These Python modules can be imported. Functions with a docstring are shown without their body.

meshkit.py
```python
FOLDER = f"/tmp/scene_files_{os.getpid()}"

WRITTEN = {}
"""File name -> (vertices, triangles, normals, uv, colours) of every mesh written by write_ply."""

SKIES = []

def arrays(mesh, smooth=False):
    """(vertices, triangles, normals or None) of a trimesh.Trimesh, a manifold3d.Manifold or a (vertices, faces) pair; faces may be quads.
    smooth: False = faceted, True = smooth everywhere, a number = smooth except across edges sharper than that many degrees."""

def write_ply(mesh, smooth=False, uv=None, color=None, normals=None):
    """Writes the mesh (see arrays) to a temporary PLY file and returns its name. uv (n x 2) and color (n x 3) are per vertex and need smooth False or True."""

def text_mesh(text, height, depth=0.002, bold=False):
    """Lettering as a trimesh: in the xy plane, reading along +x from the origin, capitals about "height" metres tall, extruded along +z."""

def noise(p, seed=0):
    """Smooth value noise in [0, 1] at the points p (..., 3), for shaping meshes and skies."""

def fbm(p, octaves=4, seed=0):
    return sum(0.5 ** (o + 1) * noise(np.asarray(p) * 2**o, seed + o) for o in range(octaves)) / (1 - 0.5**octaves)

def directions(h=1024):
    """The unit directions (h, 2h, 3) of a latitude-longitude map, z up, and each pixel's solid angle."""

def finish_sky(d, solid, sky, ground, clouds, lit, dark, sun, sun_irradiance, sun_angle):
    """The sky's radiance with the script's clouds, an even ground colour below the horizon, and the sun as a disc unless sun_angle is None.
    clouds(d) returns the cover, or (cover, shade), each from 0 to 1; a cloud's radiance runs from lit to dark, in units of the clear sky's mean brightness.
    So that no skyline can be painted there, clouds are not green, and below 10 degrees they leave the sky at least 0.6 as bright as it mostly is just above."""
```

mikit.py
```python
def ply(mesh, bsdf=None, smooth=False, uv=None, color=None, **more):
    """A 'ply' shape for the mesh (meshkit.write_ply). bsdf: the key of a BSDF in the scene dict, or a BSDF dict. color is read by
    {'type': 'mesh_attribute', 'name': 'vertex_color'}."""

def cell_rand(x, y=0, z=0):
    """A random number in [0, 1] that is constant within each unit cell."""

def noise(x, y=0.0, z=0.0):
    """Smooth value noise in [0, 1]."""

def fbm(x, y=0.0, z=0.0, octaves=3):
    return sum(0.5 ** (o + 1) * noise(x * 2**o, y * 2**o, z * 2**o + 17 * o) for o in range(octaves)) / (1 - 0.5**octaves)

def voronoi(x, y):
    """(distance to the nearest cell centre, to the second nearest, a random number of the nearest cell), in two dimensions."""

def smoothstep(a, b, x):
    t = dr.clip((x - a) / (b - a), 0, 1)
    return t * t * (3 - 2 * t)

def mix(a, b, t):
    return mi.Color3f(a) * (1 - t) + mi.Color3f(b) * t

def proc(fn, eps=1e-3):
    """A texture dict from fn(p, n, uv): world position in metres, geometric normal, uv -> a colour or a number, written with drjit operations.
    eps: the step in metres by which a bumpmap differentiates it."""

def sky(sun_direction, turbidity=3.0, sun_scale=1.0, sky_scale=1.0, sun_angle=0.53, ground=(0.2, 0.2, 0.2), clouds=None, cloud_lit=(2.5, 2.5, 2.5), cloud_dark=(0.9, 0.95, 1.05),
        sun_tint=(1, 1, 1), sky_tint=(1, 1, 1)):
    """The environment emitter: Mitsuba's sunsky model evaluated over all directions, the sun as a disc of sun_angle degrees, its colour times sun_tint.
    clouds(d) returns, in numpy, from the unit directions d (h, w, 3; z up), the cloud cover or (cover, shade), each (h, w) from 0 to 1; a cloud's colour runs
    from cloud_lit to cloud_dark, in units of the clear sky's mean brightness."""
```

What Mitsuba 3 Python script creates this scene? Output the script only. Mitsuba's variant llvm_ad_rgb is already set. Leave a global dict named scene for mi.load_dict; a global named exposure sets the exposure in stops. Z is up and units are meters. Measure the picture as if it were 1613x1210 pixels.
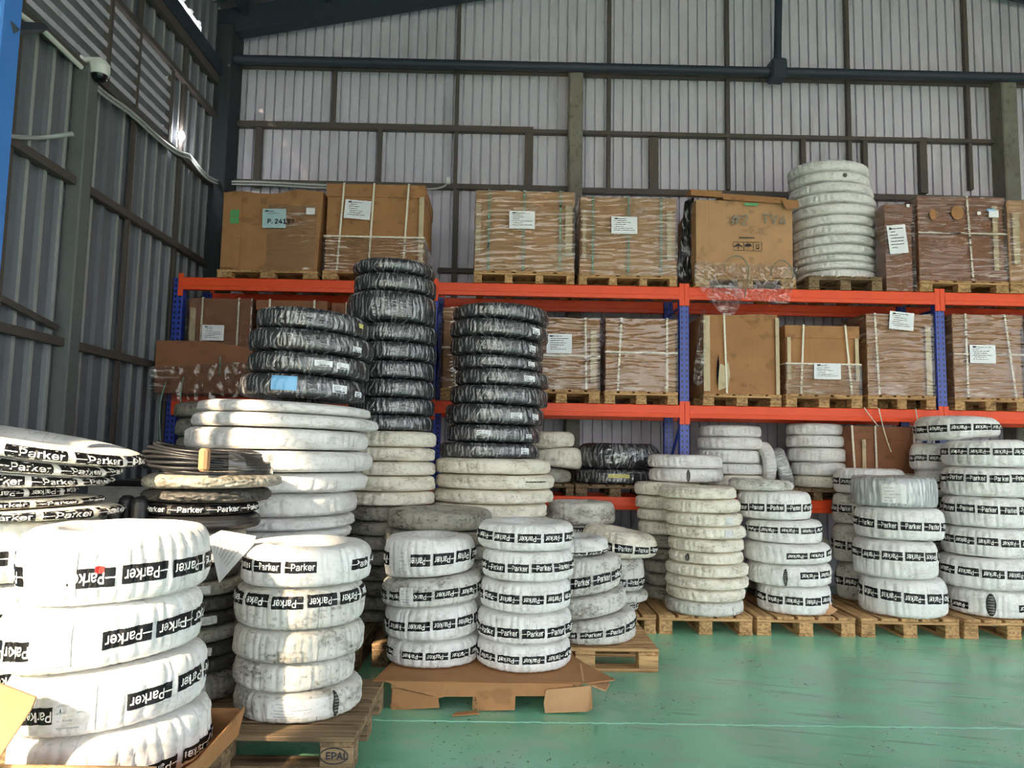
import math, random
import numpy as np
import trimesh
import drjit as dr
import mitsuba as mi
import mikit
import meshkit
from mikit import proc, noise, fbm, voronoi, cell_rand, smoothstep, mix

# ------------------------------------------------------------------ camera, sky, sun, exposure
T = mi.ScalarTransform4f
F, CAM_H = 1165.0, 1.35                       # focal length in pixels of the 1613 px frame, eye height in metres
YAW, PITCH, ROLL = np.radians([0.5566, 5.2622, 1.0385])


def camera_axes():
    cy, sy, cp, sp = math.cos(YAW), math.sin(YAW), math.cos(PITCH), math.sin(PITCH)
    f = np.array([sy * cp, cy * cp, sp]); r = np.array([cy, -sy, 0.0]); u = np.cross(r, f)
    c, s = math.cos(ROLL), math.sin(ROLL)
    return c * r + s * u, -s * r + c * u, f


RIGHT, UP, FWD = camera_axes()
EYE = np.array([0.0, 0.0, CAM_H])
exposure = 4.38
scene, labels = {}, {}
scene['camera'] = {'type': 'perspective', 'fov_axis': 'x', 'fov': math.degrees(2 * math.atan(806.5 / F)), 'near_clip': 0.05, 'far_clip': 200.0,
                   'to_world': T().look_at(origin=EYE.tolist(), target=(EYE + FWD).tolist(), up=UP.tolist())}
SUN_AZ, SUN_EL = math.radians(25.0), math.radians(30.0)    # low sun behind the camera and to the left, through the side doorway
SUN_DIR = [-math.sin(SUN_AZ) * math.cos(SUN_EL), -math.cos(SUN_AZ) * math.cos(SUN_EL), math.sin(SUN_EL)]
scene['sky'] = mikit.sky(SUN_DIR, turbidity=4.0, sun_scale=0.5, sky_scale=1.0, sun_angle=2.0, ground=(0.42, 0.41, 0.38),
                         clouds=lambda d: 0.75 * np.clip(meshkit.fbm(d * 3.0, 4, 7) * 2.2 - 0.45, 0, 1), cloud_lit=(1.9, 1.9, 1.9), cloud_dark=(1.2, 1.25, 1.3))


# ------------------------------------------------------------------ helpers
def ray(px, py): return FWD + RIGHT * (px - 806.5) / F - UP * (py - 605) / F
def at(px, py, Y): d = ray(px, py); return EYE + d * Y / d[1]                 # point of a photo pixel at depth Y
def atz(px, py, z): d = ray(px, py); return EYE + d * (z - CAM_H) / d[2]      # ... at height z
def atx(px, py, x): d = ray(px, py); return EYE + d * x / d[0]                # ... at width x


def lin(*c):
    if len(c) == 1 and isinstance(c[0], str):
        c = [int(c[0][i:i + 2], 16) for i in (1, 3, 5)]
    c = np.asarray(c, float) / 255.0
    return np.where(c <= 0.04045, c / 12.92, ((c + 0.055) / 1.055) ** 2.4).tolist()


def rgb(c): return {'type': 'rgb', 'value': list(map(float, c))}


COUNT = {}


def numbered(name):
    n = COUNT.get(name, 0); COUNT[name] = n + 1
    return name if n == 0 else f'{name}_{n:03d}'


def thing(name, label=None, cat=None, group=None):
    key = numbered(name)
    if label:
        tag(key, label, cat, group)
    return key


def tag(key, label, cat=None, group=None):
    labels[key] = {'label': label}
    if cat: labels[key]['category'] = cat
    if group: labels[key]['group'] = group


def obj(name, shape, parent=None):
    key = numbered(name) if parent is None else numbered(parent + '__' + name)
    scene[key] = shape
    return key


def structure(name, shape=None):
    if shape is not None: scene[name] = shape
    labels[name] = {'kind': 'structure'}
    return name


def cat_meshes(ms): return trimesh.util.concatenate(ms)


def box(x0, x1, y0, y1, z0, z1):
    m = trimesh.creation.box((abs(x1 - x0), abs(y1 - y0), abs(z1 - z0)))
    m.apply_translation(((x0 + x1) / 2, (y0 + y1) / 2, (z0 + z1) / 2))
    return m


def bevel_box(x0, x1, y0, y1, z0, z1, b=0.004):
    p = []
    for sx in (0, 1):
        for sy in (0, 1):
            for sz in (0, 1):
                X, Yy, Z = (x1 if sx else x0), (y1 if sy else y0), (z1 if sz else z0)
                dx, dy, dz = (-b if sx else b), (-b if sy else b), (-b if sz else b)
                p += [(X, Yy + dy, Z + dz), (X + dx, Yy, Z + dz), (X + dx, Yy + dy, Z)]
    return trimesh.convex.convex_hull(np.array(p))


def tube(points, r, sides=8, closed=False):
    P = np.asarray(points, float); n = len(P)
    tan = np.roll(P, -1, 0) - np.roll(P, 1, 0) if closed else np.gradient(P, axis=0)
    tan /= np.linalg.norm(tan, axis=1, keepdims=True) + 1e-12
    ref = np.where(np.abs(tan[:, 2:3]) > 0.9, [[1.0, 0, 0]], [[0, 0, 1.0]])
    a = np.cross(tan, ref); a /= np.linalg.norm(a, axis=1, keepdims=True) + 1e-12
    b = np.cross(tan, a)
    t = np.arange(sides) / sides * 2 * np.pi
    V = P[:, None] + r * (np.cos(t)[None, :, None] * a[:, None] + np.sin(t)[None, :, None] * b[:, None])
    V = V.reshape(-1, 3); f = []
    for i in range(n if closed else n - 1):
        j = (i + 1) % n
        for k in range(sides):
            l = (k + 1) % sides
            f += [(i * sides + k, i * sides + l, j * sides + l), (i * sides + k, j * sides + l, j * sides + k)]
    m = trimesh.Trimesh(V, f, process=False)
    if not closed:
        c0, c1 = len(V), len(V) + 1
        V2 = np.vstack([V, P[0], P[-1]])
        f2 = f + [(c0, (k + 1) % sides, k) for k in range(sides)] + [(c1, (n - 1) * sides + k, (n - 1) * sides + (k + 1) % sides) for k in range(sides)]
        m = trimesh.Trimesh(V2, f2, process=False)
    return m


def spline(points, n=40):
    from scipy.interpolate import CubicSpline
    P = np.asarray(points, float); t = np.r_[0, np.cumsum(np.linalg.norm(np.diff(P, axis=0), axis=1))]
    return CubicSpline(t, P)(np.linspace(0, t[-1], n))


def grid_mesh(P, closed_u=False, flip=False):
    nu, nv = P.shape[:2]
    idx = np.arange(nu * nv).reshape(nu, nv)
    a = idx if closed_u else idx[:-1]
    b = np.roll(idx, -1, 0) if closed_u else idx[1:]
    f = np.concatenate([np.stack([a[:, :-1], b[:, :-1], b[:, 1:]], -1).reshape(-1, 3), np.stack([a[:, :-1], b[:, 1:], a[:, 1:]], -1).reshape(-1, 3)])
    if flip: f = f[:, ::-1]
    return trimesh.Trimesh(P.reshape(-1, 3), f, process=False)


def slab(poly, thick, to3):
    """A polygon (n x 2) with a thickness; to3 maps (n x 3) local points to the world."""
    from shapely.geometry import Polygon
    m = trimesh.creation.extrude_polygon(Polygon(poly).buffer(0), thick, engine='earcut')
    m.vertices = to3(np.asarray(m.vertices))
    return m


# ------------------------------------------------------------------ materials
def plastic(color, alpha=0.3, spec=0.5):
    return {'type': 'twosided', 'bsdf': {'type': 'principled', 'base_color': color if isinstance(color, dict) else rgb(color), 'roughness': alpha, 'specular': spec}}


def matte(color): return {'type': 'twosided', 'bsdf': {'type': 'diffuse', 'reflectance': color if isinstance(color, dict) else rgb(color)}}


def bumped(bsdf, fn, scale, eps=1e-3):
    inner = bsdf['bsdf']
    return {'type': 'twosided', 'bsdf': {'type': 'bumpmap', 'arbitrary': proc(fn, eps), 'scale': scale, 'bsdf': inner}}


def wrap_tone(base, dirt, amount, seed, lines=0.0):
    base, dirt = mi.Color3f(base), mi.Color3f(dirt)
    def fn(p, n, uv):
        a = fbm(p.x * 9 + seed, p.y * 9, p.z * 14, 4)
        b = fbm(p.x * 45 + seed, p.y * 45, p.z * 90 + 3, 3)
        t = smoothstep(0.42, 0.75, a) * (0.35 + 0.65 * smoothstep(0.35, 0.65, b))
        speck = smoothstep(0.72, 0.8, noise(p.x * 70, p.y * 70, p.z * 70 + seed))
        t = dr.minimum(1, t * amount + speck * amount * 0.5)
        crease_dark = smoothstep(0.86, 0.98, noise(uv.x * 260 + 2 * noise(uv.y * 6, uv.x * 40), uv.y * 3, seed)) * lines  # dark crease lines: dirt and shade of the folds put into the colour
        return mix(base, dirt, t) * (1 - 0.45 * crease_dark)
    return fn


M = {}


def mat(key, bsdf): scene['mat_' + key] = bsdf; M[key] = 'mat_' + key; return 'mat_' + key


def weave(p, n, uv): return noise(uv.x * 700, uv.y * 160) * 0.5 + fbm(uv.x * 120, uv.y * 22, 3) * 0.9


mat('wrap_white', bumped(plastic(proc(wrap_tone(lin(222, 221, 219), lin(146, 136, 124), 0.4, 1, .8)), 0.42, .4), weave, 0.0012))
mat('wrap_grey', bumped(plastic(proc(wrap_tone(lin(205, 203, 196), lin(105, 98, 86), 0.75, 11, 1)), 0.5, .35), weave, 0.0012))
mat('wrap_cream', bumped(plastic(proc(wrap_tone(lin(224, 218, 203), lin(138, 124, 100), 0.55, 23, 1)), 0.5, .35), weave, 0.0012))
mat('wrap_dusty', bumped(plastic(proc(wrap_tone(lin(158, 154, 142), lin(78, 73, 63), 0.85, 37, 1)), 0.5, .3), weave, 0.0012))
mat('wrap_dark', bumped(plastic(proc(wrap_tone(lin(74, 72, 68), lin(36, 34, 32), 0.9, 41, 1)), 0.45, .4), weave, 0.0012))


def stretch_film(p, n, uv): return fbm(uv.x * 190 + 3 * noise(uv.y * 5, uv.x * 30), uv.y * 7, 0, 3) + 0.4 * noise(uv.x * 60, uv.y * 70)


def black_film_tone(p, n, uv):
    t = smoothstep(0.5, 0.8, fbm(uv.x * 160 + 3 * noise(uv.y * 5, uv.x * 30), uv.y * 6, 5, 3))  # pale streaks paint silver highlights into the film colour
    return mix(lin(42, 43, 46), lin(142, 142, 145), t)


def grey_film_tone(p, n, uv):
    t = smoothstep(0.45, 0.7, fbm(uv.x * 120 + 3 * noise(uv.y * 5, uv.x * 30), uv.y * 5, 9, 3))
    return mix(lin(150, 153, 154), lin(190, 192, 192), t)


def glossy(color, alpha): return {'type': 'twosided', 'bsdf': {'type': 'principled', 'base_color': color, 'roughness': alpha, 'specular': 1.0, 'clearcoat': 1.0, 'clearcoat_gloss': 0.93}}


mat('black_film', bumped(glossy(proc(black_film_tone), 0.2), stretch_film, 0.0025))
mat('grey_film', bumped(glossy(proc(grey_film_tone), 0.25), stretch_film, 0.0025))
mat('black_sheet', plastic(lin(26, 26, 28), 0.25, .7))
mat('rubber', plastic(lin(34, 34, 36), 0.4))
mat('print_black', plastic(lin(15, 15, 18), 0.45, .3))
mat('print_white', plastic(lin(228, 226, 222), 0.4))
mat('label_paper', plastic(lin(226, 228, 232), 0.5, .3))
mat('blue_label', plastic(lin(120, 178, 222), 0.35))
mat('green_label', plastic(lin(86, 156, 98), 0.5))
mat('cyan_paper', plastic(lin(168, 196, 200), 0.4))
mat('yellow_label', plastic(lin(206, 196, 120), 0.5))
mat('ink', matte(lin(60, 60, 66)))
mat('red_sticker', plastic(lin(214, 48, 44), 0.4))


def card_tone(base):
    base = mi.Color3f(base)
    def fn(p, n, uv):
        a = fbm(p.x * 5, p.y * 5, p.z * 5, 3)
        flute = noise(p.x * 160 + p.y * 160, p.z * 3)
        stain = smoothstep(0.62, 0.75, fbm(p.x * 11 + 5, p.y * 11, p.z * 11, 3))
        return base * (0.82 + 0.3 * a + 0.06 * (flute - 0.5)) * (1 - 0.22 * stain)
    return fn


mat('carton', plastic(proc(card_tone(lin(164, 119, 80))), 0.7, .2))
mat('carton_light', plastic(proc(card_tone(lin(182, 141, 104))), 0.7, .2))
mat('carton_red', plastic(proc(card_tone(lin(140, 94, 68))), 0.65, .25))
mat('carton_pale', plastic(proc(card_tone(lin(196, 178, 146))), 0.7, .2))
mat('strap', plastic(lin(214, 206, 186), 0.4))
mat('strap_green', plastic(lin(108, 150, 132), 0.35))
mat('strap_grey', plastic(lin(120, 118, 104), 0.4))


def wood_tone(axis, base, dark):
    base, dark = mi.Color3f(base), mi.Color3f(dark)
    def fn(p, n, uv):
        l, a, b = (p.x, p.y, p.z) if axis == 'x' else (p.y, p.x, p.z)
        g = fbm(l * 2.2, a * 60 + 2 * noise(l * 3, a * 6), b * 60, 4)
        s = smoothstep(0.5, 0.8, fbm(p.x * 6, p.y * 6, p.z * 8, 3))
        v = cell_rand(a * 8, b * 20, 3) * 0.25 + 0.85
        return mix(base, dark, dr.minimum(1, 0.75 * smoothstep(0.35, 0.75, g) + 0.45 * s)) * v
    return fn


mat('wood_x', plastic(proc(wood_tone('x', lin(196, 158, 112), lin(122, 88, 56))), 0.7, .2))
mat('wood_y', plastic(proc(wood_tone('y', lin(192, 154, 108), lin(120, 86, 55))), 0.7, .2))
mat('wood_old_x', plastic(proc(wood_tone('x', lin(140, 118, 92), lin(80, 64, 48))), 0.75, .15))
mat('wood_old_y', plastic(proc(wood_tone('y', lin(136, 114, 88), lin(78, 62, 46))), 0.75, .15))
mat('orange_paint', plastic(lin(228, 80, 42), 0.42, .3))


def upright_tone(p, n, uv):
    h = p.z * 20.0
    fx = uv.x * 1.0
    dz = (h - dr.floor(h) - 0.5) / 20.0
    hole = (dr.abs(dz) < 0.011) & (dr.abs(dr.abs(fx - 0.5) - 0.24) < 0.085)
    return dr.select(hole, mi.Color3f(0.006, 0.007, 0.012), mi.Color3f(lin(46, 66, 156)))


mat('blue_paint', plastic(lin(46, 66, 156), 0.35))
mat('blue_slotted', plastic(proc(upright_tone), 0.35))
mat('hole_dark', matte(lin(14, 15, 20)))


def sheet_tone(base, stain, seed):
    base, stain = mi.Color3f(base), mi.Color3f(stain)
    def fn(p, n, uv):
        a = fbm((p.x + p.y) * 1.3 + seed, p.z * 0.7, 0, 3)
        b = smoothstep(0.55, 0.85, fbm((p.x + p.y) * 9, p.z * 1.2, seed, 3))
        return mix(base * (0.88 + 0.24 * a), stain, 0.35 * b)
    return fn


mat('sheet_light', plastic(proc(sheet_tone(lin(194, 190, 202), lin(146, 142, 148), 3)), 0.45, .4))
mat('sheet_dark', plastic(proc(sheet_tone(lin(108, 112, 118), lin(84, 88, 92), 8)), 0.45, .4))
mat('sheet_rib_lit', plastic(proc(sheet_tone(lin(160, 162, 160), lin(112, 112, 108), 18)), 0.45, .4))
mat('roof_sheet', plastic(proc(sheet_tone(lin(60, 68, 76), lin(46, 52, 58), 12)), 0.5, .3))
mat('skylight', {'type': 'principledthin', 'base_color': rgb((0.86, 0.88, 0.9)), 'roughness': 0.6, 'diff_trans': 1.3, 'spec_trans': 0.0})
mat('steel_dark', plastic(proc(sheet_tone(lin(84, 78, 74), lin(98, 76, 64), 21)), 0.55, .3))
mat('steel_teal', plastic(lin(50, 58, 68), 0.5, .3))


def concrete_tone(p, n, uv):
    a = fbm(p.x * 7, p.y * 7, p.z * 5, 4)
    b = smoothstep(0.55, 0.8, fbm(p.x * 26, p.y * 26, p.z * 18, 4))
    return mix(lin(126, 126, 118), lin(104, 102, 92), a) * (1 - 0.3 * b)


mat('concrete', plastic(proc(concrete_tone), 0.7, .2))
mat('concrete_dark', plastic(lin(52, 58, 62), 0.7, .2))
mat('post_grey', plastic(lin(104, 107, 106), 0.7, .2))
mat('blue_post', plastic(lin(64, 122, 196), 0.35))


def floor_tone(p, n, uv):
    a = fbm(p.x * 1.1, p.y * 1.1, 0, 4)
    b = fbm(p.x * 5 + 9, p.y * 7, 2, 4)
    scuff = smoothstep(0.62, 0.8, fbm(p.x * 3.0 + 4, p.y * 26 + p.x * 6, 1, 4)) * smoothstep(0.4, 0.6, fbm(p.x * 2, p.y * 2, 6, 2))
    scr = smoothstep(0.95, 0.99, noise((p.x - p.y * 0.6) * 90, (p.y + p.x * .6) * 9, 4)) * smoothstep(0.55, 0.7, noise(p.x * 3, p.y * 3, 9))
    speck = smoothstep(0.88, 0.93, noise(p.x * 60, p.y * 60, 3)) * smoothstep(0.5, 0.7, noise(p.x * 5, p.y * 5, 7))
    c = mix(lin(134, 202, 168), lin(104, 172, 138), smoothstep(0.3, 0.7, a))
    c = mix(c, lin(150, 186, 164), 0.6 * smoothstep(0.45, 0.7, b))
    c = mix(c, lin(86, 104, 90), 0.35 * scuff)
    c = mix(c, lin(60, 72, 64), 0.7 * speck)
    return mix(c, lin(186, 214, 196), 0.5 * scr)


mat('floor', bumped(plastic(proc(floor_tone), 0.27, .6), lambda p, n, uv: fbm(p.x * 3, p.y * 3, 0, 3) + 0.1 * fbm(p.x * 40, p.y * 40, 2, 2), 0.004))
mat('floor_joint', plastic(lin(158, 222, 196), 0.6))
mat('white_plastic', plastic(lin(222, 224, 218), 0.35))
mat('cable_grey', plastic(lin(168, 172, 170), 0.45))
mat('dark_glass', plastic(lin(16, 18, 22), 0.1))
mat('paper', plastic(lin(212, 212, 214), 0.6, .2))


def film_streaks(p, n, uv):
    return 0.02 + 0.3 * smoothstep(0.55, 0.8, fbm(uv.x * 9 + 2 * noise(uv.y * 20, uv.x * 5), uv.y * 60, 2, 3)) * smoothstep(0.45, 0.7, fbm(uv.x * 3, uv.y * 4, 6, 2))


mat('film', {'type': 'blendbsdf', 'weight': proc(film_streaks), 'a': {'type': 'thindielectric', 'int_ior': 1.85},
             'b': {'type': 'twosided', 'bsdf': {'type': 'principled', 'base_color': rgb(lin(232, 228, 222)), 'roughness': 0.16, 'specular': 1.0}}})

# ------------------------------------------------------------------ the building
XL, YB, XR = -3.2, 7.95, 9.2                  # left wall, back wall, right side
APEX_X, APEX_Z, EAVE_Z = 3.0, 7.02, 5.80
Y_FRONT = -10.0


def floor_mesh():
    xs, ys = np.linspace(-8, XR, 60), np.linspace(Y_FRONT - 1, YB, 60)
    return grid_mesh(np.stack([*np.meshgrid(xs, ys, indexing='ij'), np.zeros((60, 60))], -1))


fm = floor_mesh()
structure('floor', mikit.ply(fm, M['floor'], smooth=True, uv=np.asarray(fm.vertices)[:, :2]))
rng = np.random.default_rng(5)
yj = [atz(x, y, 0.0)[1] for x, y in ((591, 1135), (1613, 1147))]
n = 240
xs = np.linspace(-1.0, 6.0, n)
yc = np.interp(xs, [-1, 6], [yj[0], yj[1]]) + 0.004 * rng.standard_normal(n)
wj = 0.006 + 0.006 * rng.random(n)
obj('joint_strip', mikit.ply(grid_mesh(np.stack([np.stack([xs, yc - wj, np.full(n, .0006)], -1), np.stack([xs, yc, np.full(n, .004)], -1), np.stack([xs, yc + wj, np.full(n, .0006)], -1)], 1)), M['floor_joint'], smooth=True), 'floor')


def rib_sheet(u0, u1, pitch, rib, depth, slope, fn, z0, z1, top=None):
    """A trapezoid-profiled sheet; fn(u, d, z) -> world point; grooves of width rib every pitch."""
    us, ds = [u0], [0.0]
    k = math.ceil(u0 / pitch - 1e-9)
    while k * pitch < u1 - 1e-9:
        c = k * pitch
        for du, d in ((-rib / 2 - slope, 0), (-rib / 2, depth), (rib / 2, depth), (rib / 2 + slope, 0)):
            if u0 < c + du < u1: us.append(c + du); ds.append(d)
        k += 1
    us.append(u1); ds.append(0.0)
    us, ds = np.array(us), np.array(ds)
    zt = np.full(len(us), z1) if top is None else np.minimum(z1, np.array([top(u) for u in us]))
    zb = np.minimum(np.full(len(us), z0), zt)
    P = np.stack([fn(us, ds, zb), fn(us, ds, zt)], 1)
    return grid_mesh(P)


def roof_z(x): return APEX_Z - (APEX_Z - EAVE_Z) * abs(x - APEX_X) / (APEX_X - XL)


# back wall: cladding sheets with narrow grooves
structure('wall_back')
SHEET = 0.84
k = 0
while XL + k * SHEET < XR:
    a, b = XL + k * SHEET, min(XR, XL + (k + 1) * SHEET + 0.01)
    off = 0.004 * (k % 2)
    m = rib_sheet(a, b, 0.105, 0.013, 0.034, 0.004, lambda u, d, z, o=off: np.stack([u, YB + d - o, z], -1), 0.0, 9.0, lambda u: roof_z(u) + 0.1)
    obj('cladding_sheet', mikit.ply(m, M['sheet_light']), 'wall_back')
    k += 1
WF = YB - 0.03


def back_bar(p0, p1, w, name='girt', d=0.05, m='steel_dark'):
    """A steel bar on the inside of the back wall between two photo pixels."""
    A, B = at(*p0, WF), at(*p1, WF)
    if abs(A[0] - B[0]) > abs(A[2] - B[2]):
        z = (A[2] + B[2]) / 2; bm = box(A[0], B[0], WF - d, WF + 0.02, z - w / 2, z + w / 2)
    else:
        x = (A[0] + B[0]) / 2; bm = box(x - w / 2, x + w / 2, WF - d * 0.8, WF + 0.02, B[2], A[2])
    obj(name, mikit.ply(bm, M[m]), 'wall_back')


back_bar((352, 104), (905, 118), 0.035); back_bar((905, 118), (1640, 137), 0.035)
back_bar((352, 196), (840, 208), 0.065); back_bar((836, 209), (1575, 226), 0.042)
back_bar((345, 288), (900, 299), 0.055); back_bar((898, 302), (1590, 316), 0.06)
back_bar((690, 427), (760, 428), 0.05)
for px in (727, 959, 1145, 1334, 1521):
    back_bar((px, -40), (px - (px - 975) * 0.0 + (-12 if px < 800 else 0), 300), 0.04, 'mullion')
back_bar((716, 300), (714, 620), 0.06, 'mullion'); back_bar((528, 104), (526, 196), 0.04, 'mullion')
for px, w in ((407, 0.07), (598, 0.045), (833, 0.09), (1029, 0.10), (1264, 0.05), (1361, 0.05), (1452, 0.08)):
    back_bar((px, 203 if px < 900 else 219), (px, 296 if px < 900 else 306), w, 'mullion', 0.055)

# concrete columns in front of the back wall and along the left wall
COL = YB - 0.12
for (px, w, ztop) in ((906, 0.15, 5.62), (1583, 0.17, 5.62)):
    x = at(px, 200, COL)[0]
    obj('column', mikit.ply(bevel_box(x - w / 2, x + w / 2, COL - 0.10, YB + .03, 0, ztop, 0.012), M['concrete']), 'wall_back')
obj('corner_column', mikit.ply(bevel_box(XL - .02, XL + 0.20, YB - 0.34, YB + .02, 0, 5.9, 0.01), M['concrete_dark']), 'wall_back')

# left wall with raised ribs
structure('wall_left')
y_end = 1.2
LW = lambda u, d, z: np.stack([XL + d, u, z], -1)
k = 0
SW = (6.62 - y_end) / 6
while y_end + k * SW < YB:
    a, b = y_end + k * SW, min(YB, y_end + (k + 1) * SW)
    # below and above the louvre opening, or full height where there is none
    for (z0, z1) in (((0.0, 4.14), (4.82, 5.36)) if b < 6.65 else ((0.0, 5.36),)):
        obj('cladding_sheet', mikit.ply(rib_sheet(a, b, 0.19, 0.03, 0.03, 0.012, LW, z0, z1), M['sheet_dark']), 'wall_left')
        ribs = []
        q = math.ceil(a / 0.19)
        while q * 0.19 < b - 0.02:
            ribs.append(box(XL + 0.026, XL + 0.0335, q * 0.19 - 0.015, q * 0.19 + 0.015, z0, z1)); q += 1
        obj('rib_lit_face', mikit.ply(cat_meshes(ribs), M['sheet_rib_lit']), 'wall_left')  # rib fronts painted lighter for the light they catch
    k += 1
# louvre blades, sloping down to the outside
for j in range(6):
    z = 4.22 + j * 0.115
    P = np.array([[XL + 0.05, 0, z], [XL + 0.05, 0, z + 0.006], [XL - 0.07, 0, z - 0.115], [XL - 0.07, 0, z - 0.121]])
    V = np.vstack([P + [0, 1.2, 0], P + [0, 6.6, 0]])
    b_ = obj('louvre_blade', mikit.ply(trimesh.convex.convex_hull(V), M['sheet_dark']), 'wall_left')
    obj('lit_strip', mikit.ply(box(XL + .048, XL + .056, 1.2, 6.6, z - .02, z + .02), M['sheet_light']), b_)  # pale strip added to stand for light on the blade
for y in (6.62, 5.55, 4.5, 3.4):
    obj('louvre_frame', mikit.ply(box(XL + 0.02, XL + 0.07, y - 0.02, y + 0.02, 4.1, 4.86), M['steel_dark']), 'wall_left')
for z, w in ((3.24, .06), (2.065, .06), (4.86, .05), (4.11, .05), (5.25, .10)):
    obj('girt', mikit.ply(box(XL + 0.03, XL + 0.085, y_end, YB - .3, z - w / 2, z + w / 2), M['steel_dark']), 'wall_left')
obj('girt', mikit.ply(box(XL + 0.03, XL + 0.11, y_end, YB - .3, 5.30, 5.46), M['steel_teal']), 'wall_left')
obj('skylight_strip', mikit.ply(rib_sheet(5.0, 7.3, 0.2, 0.03, 0.03, 0.012, LW, 5.42, 5.66), M['skylight']), 'wall_left')
for a, b, z_ in ((y_end, 5.0, 5.36), (5.0, 7.3, 5.66), (7.3, YB, 5.36)): obj('eave_sheet', mikit.ply(rib_sheet(a, b, 0.19, 0.03, 0.03, 0.012, LW, z_, 6.1), M['sheet_dark']), 'wall_left')
obj('column', mikit.ply(bevel_box(XL + 0.0, XL + 0.12, 5.21, 5.34, 0, 4.12, .01), M['post_grey']), 'wall_left')
for y in (6.02, 4.55, 6.9):
    obj('post', mikit.ply(box(XL + 0.03, XL + 0.06, y - .018, y + .018, 0, 5.3), M['steel_dark']), 'wall_left')
# diagonal brace near the frame edge
a, b = atx(0, 470, XL + .06), atx(88, 516, XL + .06)
obj('brace', mikit.ply(tube([a, b], 0.025, 6), M['steel_dark']), 'wall_left')

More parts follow.
